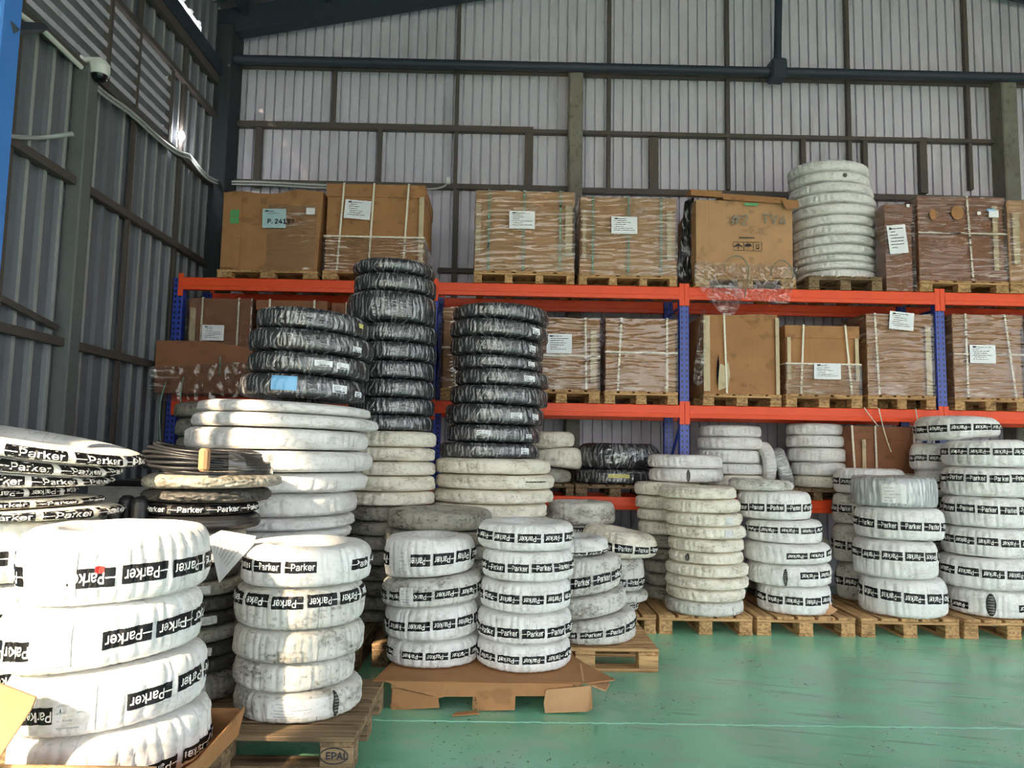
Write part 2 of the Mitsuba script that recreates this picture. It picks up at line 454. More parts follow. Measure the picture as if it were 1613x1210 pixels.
# roof: two slopes of profiled sheets, purlins, rafter, tie pipe with king post
structure('ceiling')
for side in (-1, 1):
    x_out = XL - 0.25 if side < 0 else XR + 0.2
    for j in range(20):
        y0 = Y_FRONT - 1 + j * 1.0
        fn = lambda u, d, z, s=side, xo=x_out: np.stack([np.where(z < 0.5, xo, APEX_X), u, np.where(z < 0.5, roof_z(xo) + 0.32, APEX_Z + 0.32) + d], -1)
        clear = side > 0 and -6 <= y0 <= 3.5 and j % 2 == 0                 # every second right-hand sheet is translucent, added to brighten the hall
        obj('added_rooflight' if clear else 'roof_sheet', mikit.ply(rib_sheet(y0, y0 + 1.005, 0.2, 0.03, 0.035, 0.015, fn, 0.0, 1.0), M['skylight' if clear else 'roof_sheet']), 'ceiling')
    for i in range(7):
        t = (i + 0.35) / 7
        x = XL + (APEX_X - XL) * t if side < 0 else XR - (XR - APEX_X) * t
        obj('purlin', mikit.ply(box(x - .03, x + .03, Y_FRONT, YB, roof_z(x) + 0.16, roof_z(x) + 0.30), M['steel_teal']), 'ceiling')


def sloped_bar(x0, x1, z0, z1, h, y0, y1):
    P = np.array([[x, y, z + dz] for x, z in ((x0, z0), (x1, z1)) for y in (y0, y1) for dz in (0, h)])
    return trimesh.convex.convex_hull(P)


for yy in (YB - 0.28, 2.6, -2.4):
    if yy < YB - 1: continue
    obj('rafter', mikit.ply(sloped_bar(XL, APEX_X, roof_z(XL) + 0.0, APEX_Z, 0.28, yy, yy + 0.16), M['steel_teal']), 'ceiling')
    obj('rafter', mikit.ply(sloped_bar(APEX_X, XR, APEX_Z, roof_z(XR), 0.28, yy, yy + 0.16), M['steel_teal']), 'ceiling')
zt = at(900, 106, COL - .12)[2]
obj('tie_pipe', mikit.ply(tube(spline([(XL + .1, COL - .12, zt), (APEX_X, COL - .12, zt), (XR, COL - .12, zt)], 12), 0.05, 12), M['steel_teal'], smooth=40), 'ceiling')
xk = at(1224, 100, COL - .12)[0]
obj('king_post', mikit.ply(tube([(xk, COL - .12, zt), (xk + .05, COL - .12, APEX_Z + .1)], 0.04, 10), M['steel_teal'], smooth=40), 'ceiling')
obj('pipe_clamp', mikit.ply(bevel_box(xk - .09, xk + .08, COL - .22, COL - .02, zt - .1, zt + .12, .02), M['steel_teal']), 'ceiling')

# behind the camera: gable wall with its big doorway, side wall with the doorway the sun comes through, right wall with an unseen opening added for more light
def wall_with_door(name, axis, c, a0, a1, d0, d1, dz, top):
    parts = []
    for (u0, u1, z0, z1) in ((a0, d0, 0, top), (d0, d1, dz, top), (d1, a1, 0, top)):
        if u1 - u0 > .01: parts.append(box(u0, u1, c - .04, c + .04, z0, z1) if axis == 'x' else box(c - .04, c + .04, u0, u1, z0, z1))
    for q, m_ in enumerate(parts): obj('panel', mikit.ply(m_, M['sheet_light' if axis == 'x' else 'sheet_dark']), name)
    structure(name)


wall_with_door('wall_front', 'x', Y_FRONT, XL, XR, -3.0, 9.0, 5.75, 7.2)
wall_with_door('wall_side', 'y', XL - .02, Y_FRONT, -5.5, -9.9, -5.5, 3.4, 6.2)
wall_with_door('wall_side', 'y', XL - .02, -5.5, 1.2, -1.68, 1.2, 4.1, 6.2)
structure('wall_light_block', mikit.ply(box(-8.3, -8.0, -5.5, 9.0, -.02, 6.5), M['concrete_dark']))     # unseen block added to keep side skylight off the stacks
wall_with_door('wall_right', 'y', XR, Y_FRONT, YB, -8.5, 3.0, 4.4, 6.2)

# ------------------------------------------------------------------ pallets
MESHES = {}


def cached(key, make, bsdf, **kw):
    if (key, bsdf) not in MESHES:
        MESHES[(key, bsdf)] = mikit.ply(make(), bsdf, **kw)
    return MESHES[(key, bsdf)]


def piece(dims, m):
    d = tuple(round(float(v), 3) for v in dims)
    return cached(('piece', d), lambda: bevel_box(-d[0] / 2, d[0] / 2, -d[1] / 2, d[1] / 2, -d[2] / 2, d[2] / 2, min(0.004, min(d) * .2)), m)


def pallet(label, x0, x1, y0, y1, z0, h=0.144, along='y', n_deck=5, blocks=3, old=False, group=None, stamp=False, deck_cover=0.86):
    """Boards run along the given axis; the ends of the boards show on the other side."""
    t = thing('pallet', label, 'pallet', group)
    wx, wy = ('wood_old_x', 'wood_old_y') if old else ('wood_x', 'wood_y')
    th = h * 0.15
    L, W = (y1 - y0, x1 - x0) if along == 'y' else (x1 - x0, y1 - y0)

    def put(name, l, w, z, dl, dw, dz, axis_long):
        """l, w: centre along / across the boards."""
        if along == 'y': c, d = (x0 + w, y0 + l, z0 + z), (dw, dl, dz)
        else: c, d = (x0 + l, y0 + w, z0 + z), (dl, dw, dz)
        run = along if axis_long else ('x' if along == 'y' else 'y')
        return obj(name, {**piece(d, M[wx if run == 'x' else wy]), 'to_world': T().translate([float(v) for v in c])}, t)

    bw = W * deck_cover / n_deck
    for i in range(n_deck):
        put('deck_board', L / 2, bw / 2 + i * (W - bw) / (n_deck - 1), h - th / 2, L, bw, th, True)
    sw = min(0.145, L * 0.14)
    ls = [sw / 2, L / 2, L - sw / 2]
    for l in ls: put('stringer', l, W / 2, h - 1.5 * th, sw, W - 0.004, th, False)
    cw = W * 0.15 if blocks == 3 else W * 0.085
    cols = [cw / 2 + i * (W - cw) / (blocks - 1) for i in range(blocks)]
    bh = h - 3 * th
    last = None
    for l in ls:
        for i, w in enumerate(cols):
            k_ = put('block', l, w, th + bh / 2, sw - .004, cw - 0.006, bh, True)
    for w in cols: put('bottom_board', L / 2, w, th / 2, L - .006, cw, th, True)
    return t


# ------------------------------------------------------------------ lettering for the black tape
def glyphs(text, height=0.7, bold=True, strips=14):
    """Flat lettering cut in upright strips so that it can be bent: ((n, 2) points, triangles, width)."""
    import shapely
    from shapely.geometry import box as sbox
    m = meshkit.text_mesh(text, 1.0, depth=0.1, bold=bold)
    top = m.vertices[:, 2] > 0.05
    tris = m.vertices[m.faces[top[m.faces].all(1)]][:, :, :2]
    poly = shapely.union_all([shapely.Polygon(t).buffer(1e-4) for t in tris]).simplify(0.012)
    x0, y0, x1, y1 = poly.bounds
    V, Fc, n = [], [], 0
    for i in range(strips):
        a, b = x0 + (x1 - x0) * i / strips, x0 + (x1 - x0) * (i + 1) / strips
        part = poly.intersection(sbox(a, y0 - 1, b, y1 + 1))
        for g in getattr(part, 'geoms', [part]):
            if g.geom_type != 'Polygon' or g.area < 1e-5: continue
            v, f = trimesh.creation.triangulate_polygon(g, engine='earcut')
            V.append(v); Fc.append(f + n); n += len(v)
    V = np.vstack(V); V[:, 0] = (V[:, 0] - x0) / (x1 - x0); V[:, 1] = V[:, 1] * height
    return V, np.vstack(Fc)


WORD = glyphs('Parker')                        # the word on the tape, u in 0..1, v in cap heights
# line that runs into the word from the left, and over the gap
LINE = (np.array([[-0.42, 0.26], [-0.02, 0.26], [-0.02, 0.36], [-0.42, 0.36], [-0.22, 0.26], [-0.22, 0.36]]), np.array([[0, 4, 5], [0, 5, 3], [4, 1, 2], [4, 2, 5]]))


# ------------------------------------------------------------------ hose coils
class Coil:
    """One bound ring of hose: a ring of superelliptic section between two tilted planes, with pleats of the wrapping.
    Local frame: centre of the base plane at the origin."""

    def __init__(self, R, zb, zt, tb=0.0, tt=0.0, ry=None, hole=0.42, nth=256, nph=24, pleats=34, depth=0.0045, bulge=0.004, lump=0.012, n=3.3, seed=0, wind=0.0, crumple=0.0, tby=0.0, tty=0.0):
        rg = np.random.default_rng(seed + 1000)
        ry = ry or R
        th = np.arange(nth) / nth * 2 * np.pi
        # the section: heights on the outer skin (dense at both shoulders), then back along the inside
        n_out = int(nph * 0.68)
        t = np.linspace(-1, 1, n_out)
        zo = np.sign(t) * (1 - (1 - np.abs(t)) ** 1.45)
        zi = np.cos(np.linspace(0, np.pi, nph - n_out + 2))[1:-1]
        zz = np.r_[zo, zi]; side = np.r_[np.ones(n_out), -np.ones(nph - n_out)]
        TH, ZZ = np.meshgrid(th, zz, indexing='ij')
        SD = np.broadcast_to(side, ZZ.shape)
        S = np.broadcast_to(np.arange(nph) / nph * 2 * np.pi, ZZ.shape)
        a = R * (1 - hole) / 2
        nn = np.where(ZZ > 0, n, n * 1.5)                # the underside is flattened more than the top
        cs = SD * np.maximum(0, 1 - np.abs(ZZ) ** nn) ** (1 / nn)
        rad = (R - a) + a * cs
        zeta = ZZ.copy()
        self.zo = zo
        out = np.clip(0.25 + 0.75 * cs, 0.12, 1)
        # pleats: irregular creases with fullness between them
        g = np.sort((np.arange(pleats) + 0.75 * rg.random(pleats)) / pleats * 2 * np.pi)
        slope = 0.02 * rg.standard_normal() + 0.02
        t2 = (TH + slope * zeta + 0.05 * (meshkit.noise(np.stack([np.cos(TH) * 3, np.sin(TH) * 3, zeta * 2 + seed], -1)) - 0.5)) % (2 * np.pi)
        j = np.searchsorted(g, t2) % pleats
        lo, hi = g[j - 1], g[j]
        gap = (hi - lo) % (2 * np.pi)
        x = ((t2 - lo) % (2 * np.pi)) / np.maximum(gap, 1e-6)
        strength = (0.3 + 0.9 * rg.random(pleats))
        e = np.minimum(x, 1 - x) * gap * R
        st = np.where(x < 0.5, strength[j - 1], strength[j])
        d = bulge * (1 - (2 * x - 1) ** 2) * np.minimum(1, gap * R / 0.06) - depth * st * np.exp(-(e / 0.0065) ** 2)
        # lumps
        p3 = np.stack([np.cos(TH) * R * 7, np.sin(TH) * R * 7, zeta * 1.2 + seed * 3.7], -1)
        d = d + lump * R * 3.0 * (meshkit.fbm(p3, 3, seed) - 0.5)
        d = d + sum(rg.normal() * 0.012 * R / k * np.cos(k * TH + rg.random() * 7) for k in (2, 3, 4))
        if crumple:
            p4 = np.stack([np.cos(TH) * R * 16, np.sin(TH) * R * 16, zeta * 3 + seed], -1)
            d = d - crumple * np.abs(meshkit.fbm(p4, 3, seed + 9) - 0.5) * 4
        if wind:                                   # turns of hose showing through
            d = d + wind * np.abs(np.sin(zeta * (zt - zb) / 0.022 * np.pi / 2)) * (cs > 0)
        rad = rad + d * out
        zeta = zeta + 0.16 * (meshkit.fbm(p3 * 0.6 + 11, 2, seed + 3) - 0.5) * np.abs(zeta) * min(1, crumple * 40 + .5)
        X, Y = rad * np.cos(TH), rad * np.sin(TH) * ry / R
        lo_, hi_ = zb + X * tb + Y * tby, zt + X * tt + Y * tty
        Z = lo_ + (hi_ - lo_) * (zeta + 1) / 2
        self.P = np.stack([X, Y, Z], -1)
        self.nth, self.nph, self.n, self.R, self.h = nth, nph, n, R, zt - zb
        self.uv = np.stack([TH / (2 * np.pi), S / (2 * np.pi)], -1)

    def mesh(self):
        P = np.concatenate([self.P, self.P[:, :1]], 1)
        uv = np.concatenate([self.uv, np.dstack([self.uv[:, :1, 0], np.ones((self.nth, 1))])], 1)
        P = np.concatenate([P, P[:1]], 0); uv = np.concatenate([uv, uv[:1] + [1, 0]], 0)
        m = grid_mesh(P)
        v, f = np.asarray(m.vertices), np.asarray(m.faces)
        nrm = np.zeros_like(v); c = np.cross(v[f[:, 1]] - v[f[:, 0]], v[f[:, 2]] - v[f[:, 0]])
        for k_ in range(3): np.add.at(nrm, f[:, k_], c)
        nrm = nrm.reshape(P.shape)
        nrm[0] += nrm[-1]; nrm[-1] = nrm[0]; nrm[:, 0] += nrm[:, -1]; nrm[:, -1] = nrm[:, 0]
        nrm /= np.linalg.norm(nrm, axis=-1, keepdims=True) + 1e-12
        return m, uv.reshape(-1, 2), nrm.reshape(-1, 3)

    def on(self, th, zeta, off):
        """Points on the outer skin, bilinear on the mesh, lifted by off."""
        zeta = np.clip(zeta, -0.97, 0.97)
        u = (np.asarray(th) / (2 * np.pi) * self.nth) % self.nth
        i = np.floor(u).astype(int) % self.nth
        j = np.clip(np.searchsorted(self.zo, zeta, side='right') - 1, 0, len(self.zo) - 2)
        fu, fv = (u - np.floor(u))[..., None], ((zeta - self.zo[j]) / (self.zo[j + 1] - self.zo[j]))[..., None]
        i1, j1 = (i + 1) % self.nth, j + 1
        p = (self.P[i, j] * (1 - fu) + self.P[i1, j] * fu) * (1 - fv) + (self.P[i, j1] * (1 - fu) + self.P[i1, j1] * fu) * fv
        r = np.stack([np.cos(th), np.sin(th), np.zeros_like(th)], -1)
        return p + r * off

    def patch(self, t0, t1, z0, z1, off, nu=8, nv=4, shear=0.0):
        U, V = np.meshgrid(np.linspace(t0, t1, nu), np.linspace(0, 1, nv), indexing='ij')
        zz = z0 + (z1 - z0) * V + shear * (U - (t0 + t1) / 2)
        return grid_mesh(self.on(U, zz, off))


def write(mesh_uv_n, bsdf, X):
    m, uv, nrm = mesh_uv_n
    m = m.copy(); m.vertices = X(np.asarray(m.vertices))
    Rn = X(nrm) - X(np.zeros((1, 3)))
    path = meshkit.write_ply(m, True, uv)
    meshkit.WRITTEN[path] = meshkit.WRITTEN[path]
    return {'type': 'ply', 'filename': path, 'face_normals': False, 'bsdf': {'type': 'ref', 'id': bsdf}}


KIND = {  # wrapping material and pleat style
    'W': ('wrap_white', dict(pleats=38, depth=.0075, bulge=.005, lump=.016, crumple=.004)),
    'G': ('wrap_grey', dict(pleats=44, depth=.0075, bulge=.004, lump=.016, crumple=.004)),
    'C': ('wrap_cream', dict(pleats=40, depth=.008, bulge=.005, lump=.02, crumple=.008)),
    'D': ('wrap_dusty', dict(pleats=40, depth=.005, bulge=.004, lump=.014, crumple=.006)),
    'E': ('wrap_dark', dict(pleats=40, depth=.004, bulge=.003, lump=.014, crumple=.006)),
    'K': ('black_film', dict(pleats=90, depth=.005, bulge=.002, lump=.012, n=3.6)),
    'T': ('grey_film', dict(pleats=60, depth=.005, bulge=.003, lump=.014)),
    'H': ('rubber', dict(pleats=30, depth=0, bulge=0, lump=.004, wind=.006)),
}
KIND_WORDS = {'W': 'white wrap', 'G': 'dirty white wrap', 'C': 'cream wrap', 'D': 'dusty grey wrap', 'E': 'dark grey wrap', 'K': 'black film wrap', 'T': 'grey film wrap', 'H': 'bare black hose'}
FRONT = -math.pi / 2
ORD = ['topmost', 'second', 'third', 'fourth', 'fifth', 'sixth', 'seventh', 'eighth', 'ninth', 'tenth', 'eleventh', 'twelfth', 'thirteenth', 'fourteenth', 'fifteenth', 'sixteenth', 'seventeenth', 'eighteenth', 'nineteenth', 'twentieth', 'twenty-first', 'twenty-second', 'twenty-third', 'twenty-fourth']
SEED = [0]


def place(cx, cy, cz, M3=None):
    def X(v):
        v = np.asarray(v, float)
        if M3 is not None: v = v @ M3.T
        return v + np.array([cx, cy, cz])
    return X


def make_coil(c, kind, X, label, group=None, band=None, tags=(), slit=None, gap_bands=False, seed=0, visible=2.1, front=FRONT):
    """Writes one coil with its tape, lettering and labels."""
    key = thing('hose_coil', label, 'hose coil', group)
    def emit(mesh, m): 
        mesh.vertices = X(np.asarray(mesh.vertices)); return mikit.ply(mesh, M[m])
    scene[key] = write(c.mesh(), M[KIND[kind][0]], X)
    rg = np.random.default_rng(seed + 77)
    if band:
        z0, w, shear, flip = band.get('z', 0.0), min(1.55, 1.5 * band.get('w', 0.36)), band.get('slope', 0.0), band.get('flip', True)
        nb = band.get('n', 12); step = 2 * math.pi / nb
        ph = band.get('phase', rg.random() * step)
        skip = band.get('skip', ())
        runs = [([], [])]
        for k in range(-nb // 2, nb // 2 + 1):
            t0 = front + ph + k * step
            tm = t0 + step / 2
            if abs(tm - front) > visible or any(a < tm - front < b for a, b in skip):
                if runs[-1][0]: runs.append(([], []))
                continue
            t1 = t0 + step * 0.88
            jit = 0.02 * rg.standard_normal()
            zc = lambda t: z0 + jit + shear * (t - front)
            U, V = np.meshgrid(np.linspace(t0, t1, 20), np.linspace(-.5, .5, 6), indexing='ij')
            runs[-1][0].append(grid_mesh(c.on(U, zc(U) + w * V, 0.003)))
            for (V2, F2), a, b in ((WORD, 0.22, 0.95), (LINE, 0.22, 0.95)):
                u = a + (b - a) * V2[:, 0]; v = (V2[:, 1] - 0.30) * 0.85
                if flip: u, v = 1 - u, -v
                tt = t0 + (t1 - t0) * u
                pts = c.on(tt, zc(tt) + w * v, 0.0062)
                runs[-1][1].append(trimesh.Trimesh(pts, F2, process=False))
        for plates, words in runs:
            if plates:
                b = obj('printed_band', emit(cat_meshes(plates), 'print_black'), key)
                obj('lettering', emit(cat_meshes(words), 'print_white'), b)
    for tg in tags:
        kind_, t, z, dt, dz = tg[:5]
        t = front + t
        mt = {'w': 'label_paper', 'b': 'blue_label', 'y': 'yellow_label', 'p': 'wrap_white', 'r': 'red_sticker'}[kind_]
        sh = tg[5] if len(tg) > 5 else 0.0
        l = obj({'w': 'label_sheet', 'b': 'label_sheet', 'y': 'label_sheet', 'p': 'cover_sheet', 'r': 'sticker'}[kind_], emit(c.patch(t - dt / 2, t + dt / 2, z - dz / 2, z + dz / 2, 0.0055, 10, 6, sh), mt), key)
        if kind_ in 'wp':
            lines = []
            for q in range(4 if kind_ == 'w' else 5):
                zq = z + dz * (0.3 - 0.17 * q); ln = dt * (0.25 + 0.5 * rg.random())
                lines.append(c.patch(t - dt * .4, t - dt * .4 + ln, zq - dz * .022, zq + dz * .022, 0.0066, 5, 2, sh))
            if kind_ == 'w':
                for q in range(9):
                    tq = t - dt * .3 + dt * .6 * q / 9
                    lines.append(c.patch(tq, tq + dt * .03 * (1 + q % 3), z - dz * .42, z - dz * .26, 0.0066, 2, 2, sh))
            obj('print', emit(cat_meshes(lines), 'ink' if kind_ == 'w' else 'cable_grey'), l)
    if slit:
        t, z, dt, dz = slit
        U, V = np.meshgrid(np.linspace(-1, 1, 7), np.linspace(-1, 1, 9), indexing='ij')
        tt = front + t + dt / 2 * U * np.sqrt(np.maximum(0, 1 - (V * .96) ** 2))
        s_ = obj('slit', emit(grid_mesh(c.on(tt, z + dz / 2 * V, 0.004)), 'rubber'), key)
        labels[s_] = {'label': 'torn slit showing black hose'}
        turns = [grid_mesh(c.on(tt[1:-1, [q, q]] + 0 * tt[1:-1, [q, q]], z + dz / 2 * (V[1:-1, [q, q]] + np.array([[-.05, .05]])), 0.008)) for q in range(1, 8)]
        obj('hose_turn', emit(cat_meshes(turns), 'strap_grey'), s_)
    return key


def stack(desc, Yc, ys, coils, zbase=None, cy_scale=1.0, group=None, words=None, fill=0, nth=None, total=None):
    """A stack of coils. ys: photo rows of the seams (top of the first coil down), each a row or (row, slope) at the front centre;
    coils: (left column, right column, kind, options). fill: more coils of the last kind below, hidden behind what stands in front."""
    n = len(coils)
    if len(ys) != n + 1: raise ValueError(f"{desc}: {len(ys)} seams, {n} coils")
    zs, ts = [], []
    geo_ = []
    for i, c in enumerate(coils):
        cxp = (c[0] + c[1]) / 2
        X0 = at(cxp, 700, Yc)[0]
        R = (c[1] - c[0]) / 2 / F * Yc
        geo_.append((cxp, X0, R))
    for i, y in enumerate(ys):
        y, t = y if isinstance(y, tuple) else (y, 0.0)
        g = geo_[min(i, n - 1)]
        ref = geo_[max(0, i - 1)]
        # the rim of the topmost coil that shows from above is its far one
        yy = Yc - 0.86 * ref[2] * cy_scale
        zs.append(at(g[0], y, yy)[2]); ts.append(-t)
    if zbase is not None:
        if fill:
            z0, gone = zs[-1], (zs[-1] - zbase)
            for q in range(fill):
                c = coils[-1]
                coils = coils + [(c[0], c[1], c[2], {'hidden': True})]; geo_.append(geo_[n - 1])
                zs.append(z0 - gone * (q + 1) / fill); ts.append(0.0)
        zs[-1] = zbase; ts[-1] = 0.0
    N = len(coils)
    for i, c in enumerate(coils):
        kind, o = c[2], (c[3] if len(c) > 3 else {})
        cxp, X0, R = geo_[i]
        SEED[0] += 1
        prm = {**KIND[kind][1], **({'hole': .5, 'n': 2.7} if i == 0 and kind in 'WG' and len(coils) > 2 else {}), **o.get('prm', {})}
        res = nth or int(np.clip(R * F / Yc * 3.2, 120, 320))
        if kind in 'KT': res = int(min(360, res * 1.3))
        if o.get('hidden'): res = 96
        gz = 0.0015
        co = Coil(R, zs[i + 1] + gz, zs[i] - gz, ts[i + 1], ts[i], ry=R * cy_scale * o.get('ry', 1), nth=res, nph=22 if res > 150 else 18, seed=SEED[0], **prm)
        w = o.get('words', KIND_WORDS[kind])
        for w in ([w + ', black lettered band', w + ', lettered band', w] if o.get('band') else [w]):
            lab = f"{w} hose coil {desc}" if N == 1 else f"{'lowest' if i == N - 1 else ORD[i]} coil {'' if i in (0, N - 1) else 'from top '}in {desc}, {w}"
            if len(lab.replace('-', ' ').split()) <= 16: break
        make_coil(co, kind, place(X0, Yc + o.get('dy', 0), 0), o.get('label', lab), group or f'hose coils in {desc}', o.get('band'), o.get('tags', ()), o.get('slit'), seed=SEED[0], front=math.atan2(-Yc, -X0))     # labels and tape face the aisle
    return geo_, zs


def B(z=0.0, w=0.36, slope=0.0, flip=True, **k): return dict(z=z, w=w, slope=slope, flip=flip, **k)


PZ = 0.144
# front left stack in the open carton (S1)
stack('the nearest stack, in the open carton', 2.95,
      [838, (958, -.06), (1064, -.10), (1163, -.09), 1265],
      [(66, 329, 'W', dict(band=B(-.18, .34, .02, phase=.05, skip=((-1.1, -.42),)), tags=(('p', -.62, -.08, .5, 1.2), ('r', -.16, .0, .09, .2)))),
       (50, 321, 'W', dict(band=B(-.1, .38, .10, phase=-.02, skip=((-.7, -.2),)), tags=(('p', -.5, -.05, .42, 1.3),))),
       (66, 333, 'W', dict(band=B(-.1, .36, .08, phase=.16, skip=((-.5, -.02),)), tags=(('p', -.32, -.05, .4, 1.4),))),
       (76, 343, 'W', dict(band=B(-.55, .3, .06)))], zbase=.16)
# stack beside it at the left edge (S0), with loose collapsed coils on top
stack('the left-edge stack under collapsed coils', 3.4, [824, 925, 1022, 1120, 1215],
      [(-85, 160, 'W', dict(band=B(-.1, .3, 0))), (-85, 158, 'W', dict(band=B(-.1, .32, .05))), (-85, 150, 'W', dict(band=B(-.1, .3, 0))), (-85, 155, 'W', dict(band=B(-.1, .32, 0)))], zbase=PZ)
flat = dict(n=2.3, crumple=.006, lump=.02)
stack('the collapsed pile at the left edge', 3.4, [(684, .17), (713, .16), (741, .10), (770, .0), (789, -.02), (808, -.05), 825],
      [(-100, 206, 'W', dict(prm=flat, band=B(-.1, .95, 0, flip=False, n=11), words='tilted, white')),
       (-90, 176, 'W', dict(prm=flat, band=B(.05, 1.0, 0, flip=False, n=11))),
       (-90, 161, 'W', dict(prm=flat, band=B(.0, 1.05, 0, flip=False, n=11))),
       (-90, 110, 'W', dict(prm=flat, band=B(.0, 1.0, .1, n=11))),
       (-90, 152, 'C', dict(prm=flat, band=B(.0, .9, 0, flip=False, n=11))),
       (-90, 186, 'C', dict(prm=flat, band=B(-.1, 1.0, .1, flip=False, n=11)))])
# dusty pile behind the nearest stack (S2)
stack('the dusty pile under the cable bundle', 3.78, [748, (772, -.02), 794, 813, 838, 868, 893, 918, 943, 968, 993, 1018, 1043, 1068, 1120],
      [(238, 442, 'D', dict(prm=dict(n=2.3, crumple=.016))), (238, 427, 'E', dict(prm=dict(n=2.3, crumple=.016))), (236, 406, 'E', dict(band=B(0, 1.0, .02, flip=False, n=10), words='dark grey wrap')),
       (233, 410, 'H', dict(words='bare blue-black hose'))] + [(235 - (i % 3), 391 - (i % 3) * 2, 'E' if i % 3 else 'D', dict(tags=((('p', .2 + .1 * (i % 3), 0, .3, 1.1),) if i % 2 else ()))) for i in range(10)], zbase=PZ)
# dirty white stack on the stamped pallet (S3)
stack('the dirty stack on the stamped pallet', 3.64, [862, (928, -.01), 994, 1047, 1091, 1146],
      [(396, 588, 'W', dict(band=B(.05, .36, -.01, flip=False, phase=.2, skip=((.28, .72),)))),
       (389, 580, 'G', dict(band=B(.42, .4, -.01, phase=.1))), (390, 581, 'G'), (392, 569, 'G'),
       (395, 582, 'G', dict(slit=(.58, .05, .10, 1.7), tags=(('p', .0, .1, .9, 1.2),)))], zbase=PZ)
# two stacks on the pallet with torn cardboard (S4, S5)
stack('the left stack on torn cardboard', 4.44, [848, (912, -.08), (958, -.07), (1011, -.02), 1060],
      [(613, 750, 'W', dict(band=B(-.05, .4, .02, skip=((-.75, -.3),)), tags=(('p', -.55, -.05, .3, 1.1),))), (611, 762, 'G', dict(band=B(-.1, .42, .02, skip=((-.7, -.3),)), tags=(('p', -.5, -.05, .3, 1.2),), words='white wrap')),
       (616, 758, 'W', dict(band=B(-.05, .36, .02))), (621, 760, 'W', dict(band=B(-.02, .36, .03), tags=(('p', -.85, .0, .24, 1.3),)))], zbase=PZ + .008)
stack('the right stack on torn cardboard', 4.39, [825, 870, 918, 967, 1016, 1065],
      [(757, 904, 'W', dict(band=B(.02, .42, -.02))), (765, 903, 'W', dict(band=B(-.05, .38, .03, flip=False))), (763, 900, 'W', dict(band=B(-.05, .38, .0))),
       (758, 902, 'W', dict(band=B(-.2, .42, .02, flip=False))), (759, 901, 'W', dict(band=B(.0, .36, .03)))], zbase=PZ + .008)
# leaning stack to the right of them (S6)
stack('the leaning stack right of the torn cardboard', 5.06, [848, (878, -.05), (940, -.16), (975, -.14), 1022],
      [(850, 957, 'W', dict(band=B(-.7, .3, 0))), (850, 978, 'G', dict(band=B(-.25, .36, .12, flip=False))), (852, 986, 'G'), (858, 1001, 'G', dict(band=B(-.1, .34, .14, flip=False)))], zbase=PZ)
# crumpled stack behind it (S7) and wide coils behind (S8)
stack('the crumpled stack behind the leaning one', 5.95, [(838, .16), 882, 934, 951, 975],
      [(918, 1034, 'C', dict(prm=dict(n=2.2, crumple=.016), band=B(-.2, .4, -.05, flip=False))), (926, 1014, 'G', dict(band=B(-.4, .3, 0, flip=False))), (924, 1020, 'G'), (930, 1006, 'G', dict(band=B(0, .5, .1)))], zbase=PZ)
stack('the shaded stack under the lower red beam', 6.42, [791, 828, 868, 905, 940, 962], [(863, 969, 'G'), (868, 965, 'G', dict(band=B(.5, .4, 0))), (866, 966, 'G', dict(band=B(0, .35, 0))), (868, 964, 'G'), (866, 966, 'G')], zbase=PZ, cy_scale=.8)
# large coils in the middle rows
stack('the wide dusty stack behind the torn cardboard', 5.08, [805, 838, 862, 886, 910], [(617, 776, 'D', dict(words='grey-cream wrap')), (612, 780, 'D'), (615, 778, 'D'), (615, 778, 'D')], zbase=PZ, fill=4)
bk = dict(prm=dict(n=2.6))
tagw = ('w', .82, .0, .22, .75)
stack('the tall black stack right of blue upright', 5.85, [(476, .02), (501, .06), (529, .06), (558, .05), (580, .03), (606, .03), (636, .03), (668, .02), (697, .01), 722, 748, 772, 795, 818, 850, 882],
      [(710, 862, 'K'), (707, 859, 'K', dict(tags=(tagw,))), (707, 854, 'K', dict(tags=(tagw,))), (711, 852, 'K', dict(tags=(tagw,))), (716, 862, 'K', dict(tags=(('w', .6, -.1, .28, .7),))),
       (708, 862, 'K'), (701, 856, 'K', dict(tags=(('w', .42, -.1, .24, .6), ('w', .9, -.1, .2, .6)))), (704, 849, 'K', dict(tags=(('w', -.2, .0, .3, .6), ('w', .82, -.2, .2, .5)))),
       (693, 848, 'K', dict(tags=(('w', .75, 0, .22, .8),), words='torn black film')), (687, 867, 'C'), (689, 873, 'C', dict(slit=(.75, .1, .5, .2))), (686, 871, 'C'), (684, 862, 'C'), (686, 868, 'C'), (686, 868, 'C')], zbase=PZ, fill=3)
stack('the black stack left of the blue upright', 5.59, [(404, .02), (428, .03), (457, .02), 506, 537, 566, 596, 625, 653, 678, 704, 727, 750, 775, 798, 822, 845, 868, 892, 916, 940, 962, 985],
      [(548, 676, 'K', dict(prm=dict(n=2.2))), (551, 679, 'K'), (540, 680, 'K', dict(prm=dict(pleats=50), words='thick shiny film'))] + [(549 - i % 2 * 4, 683 - i % 3, 'K') for i in range(6)] +
      [(538, 685, 'C', dict(words='cream wrap')), (540, 684, 'C'), (538, 686, 'C'), (540, 686, 'C'), (538, 685, 'C')] + [(546 + i % 2 * 4, 676 + i % 3 * 3, 'D') for i in range(8)], zbase=PZ)
stack('the widest white stack under shiny black coils', 4.76, [(630, .03), (650, .02), (673, .01), 709, 745, 778, 816, 838, 857, 900],
      [(320, 578, 'W', dict(prm=dict(pleats=60))), (312, 590, 'W', dict(prm=dict(pleats=60))), (303, 578, 'W', dict(prm=dict(pleats=60), tags=(('p', .55, 0, .2, .8),))), (302, 584, 'W', dict(prm=dict(pleats=60))),
       (306, 575, 'W'), (306, 561, 'W'), (306, 558, 'W'), (306, 553, 'W'), (306, 553, 'G')], zbase=PZ, fill=4)
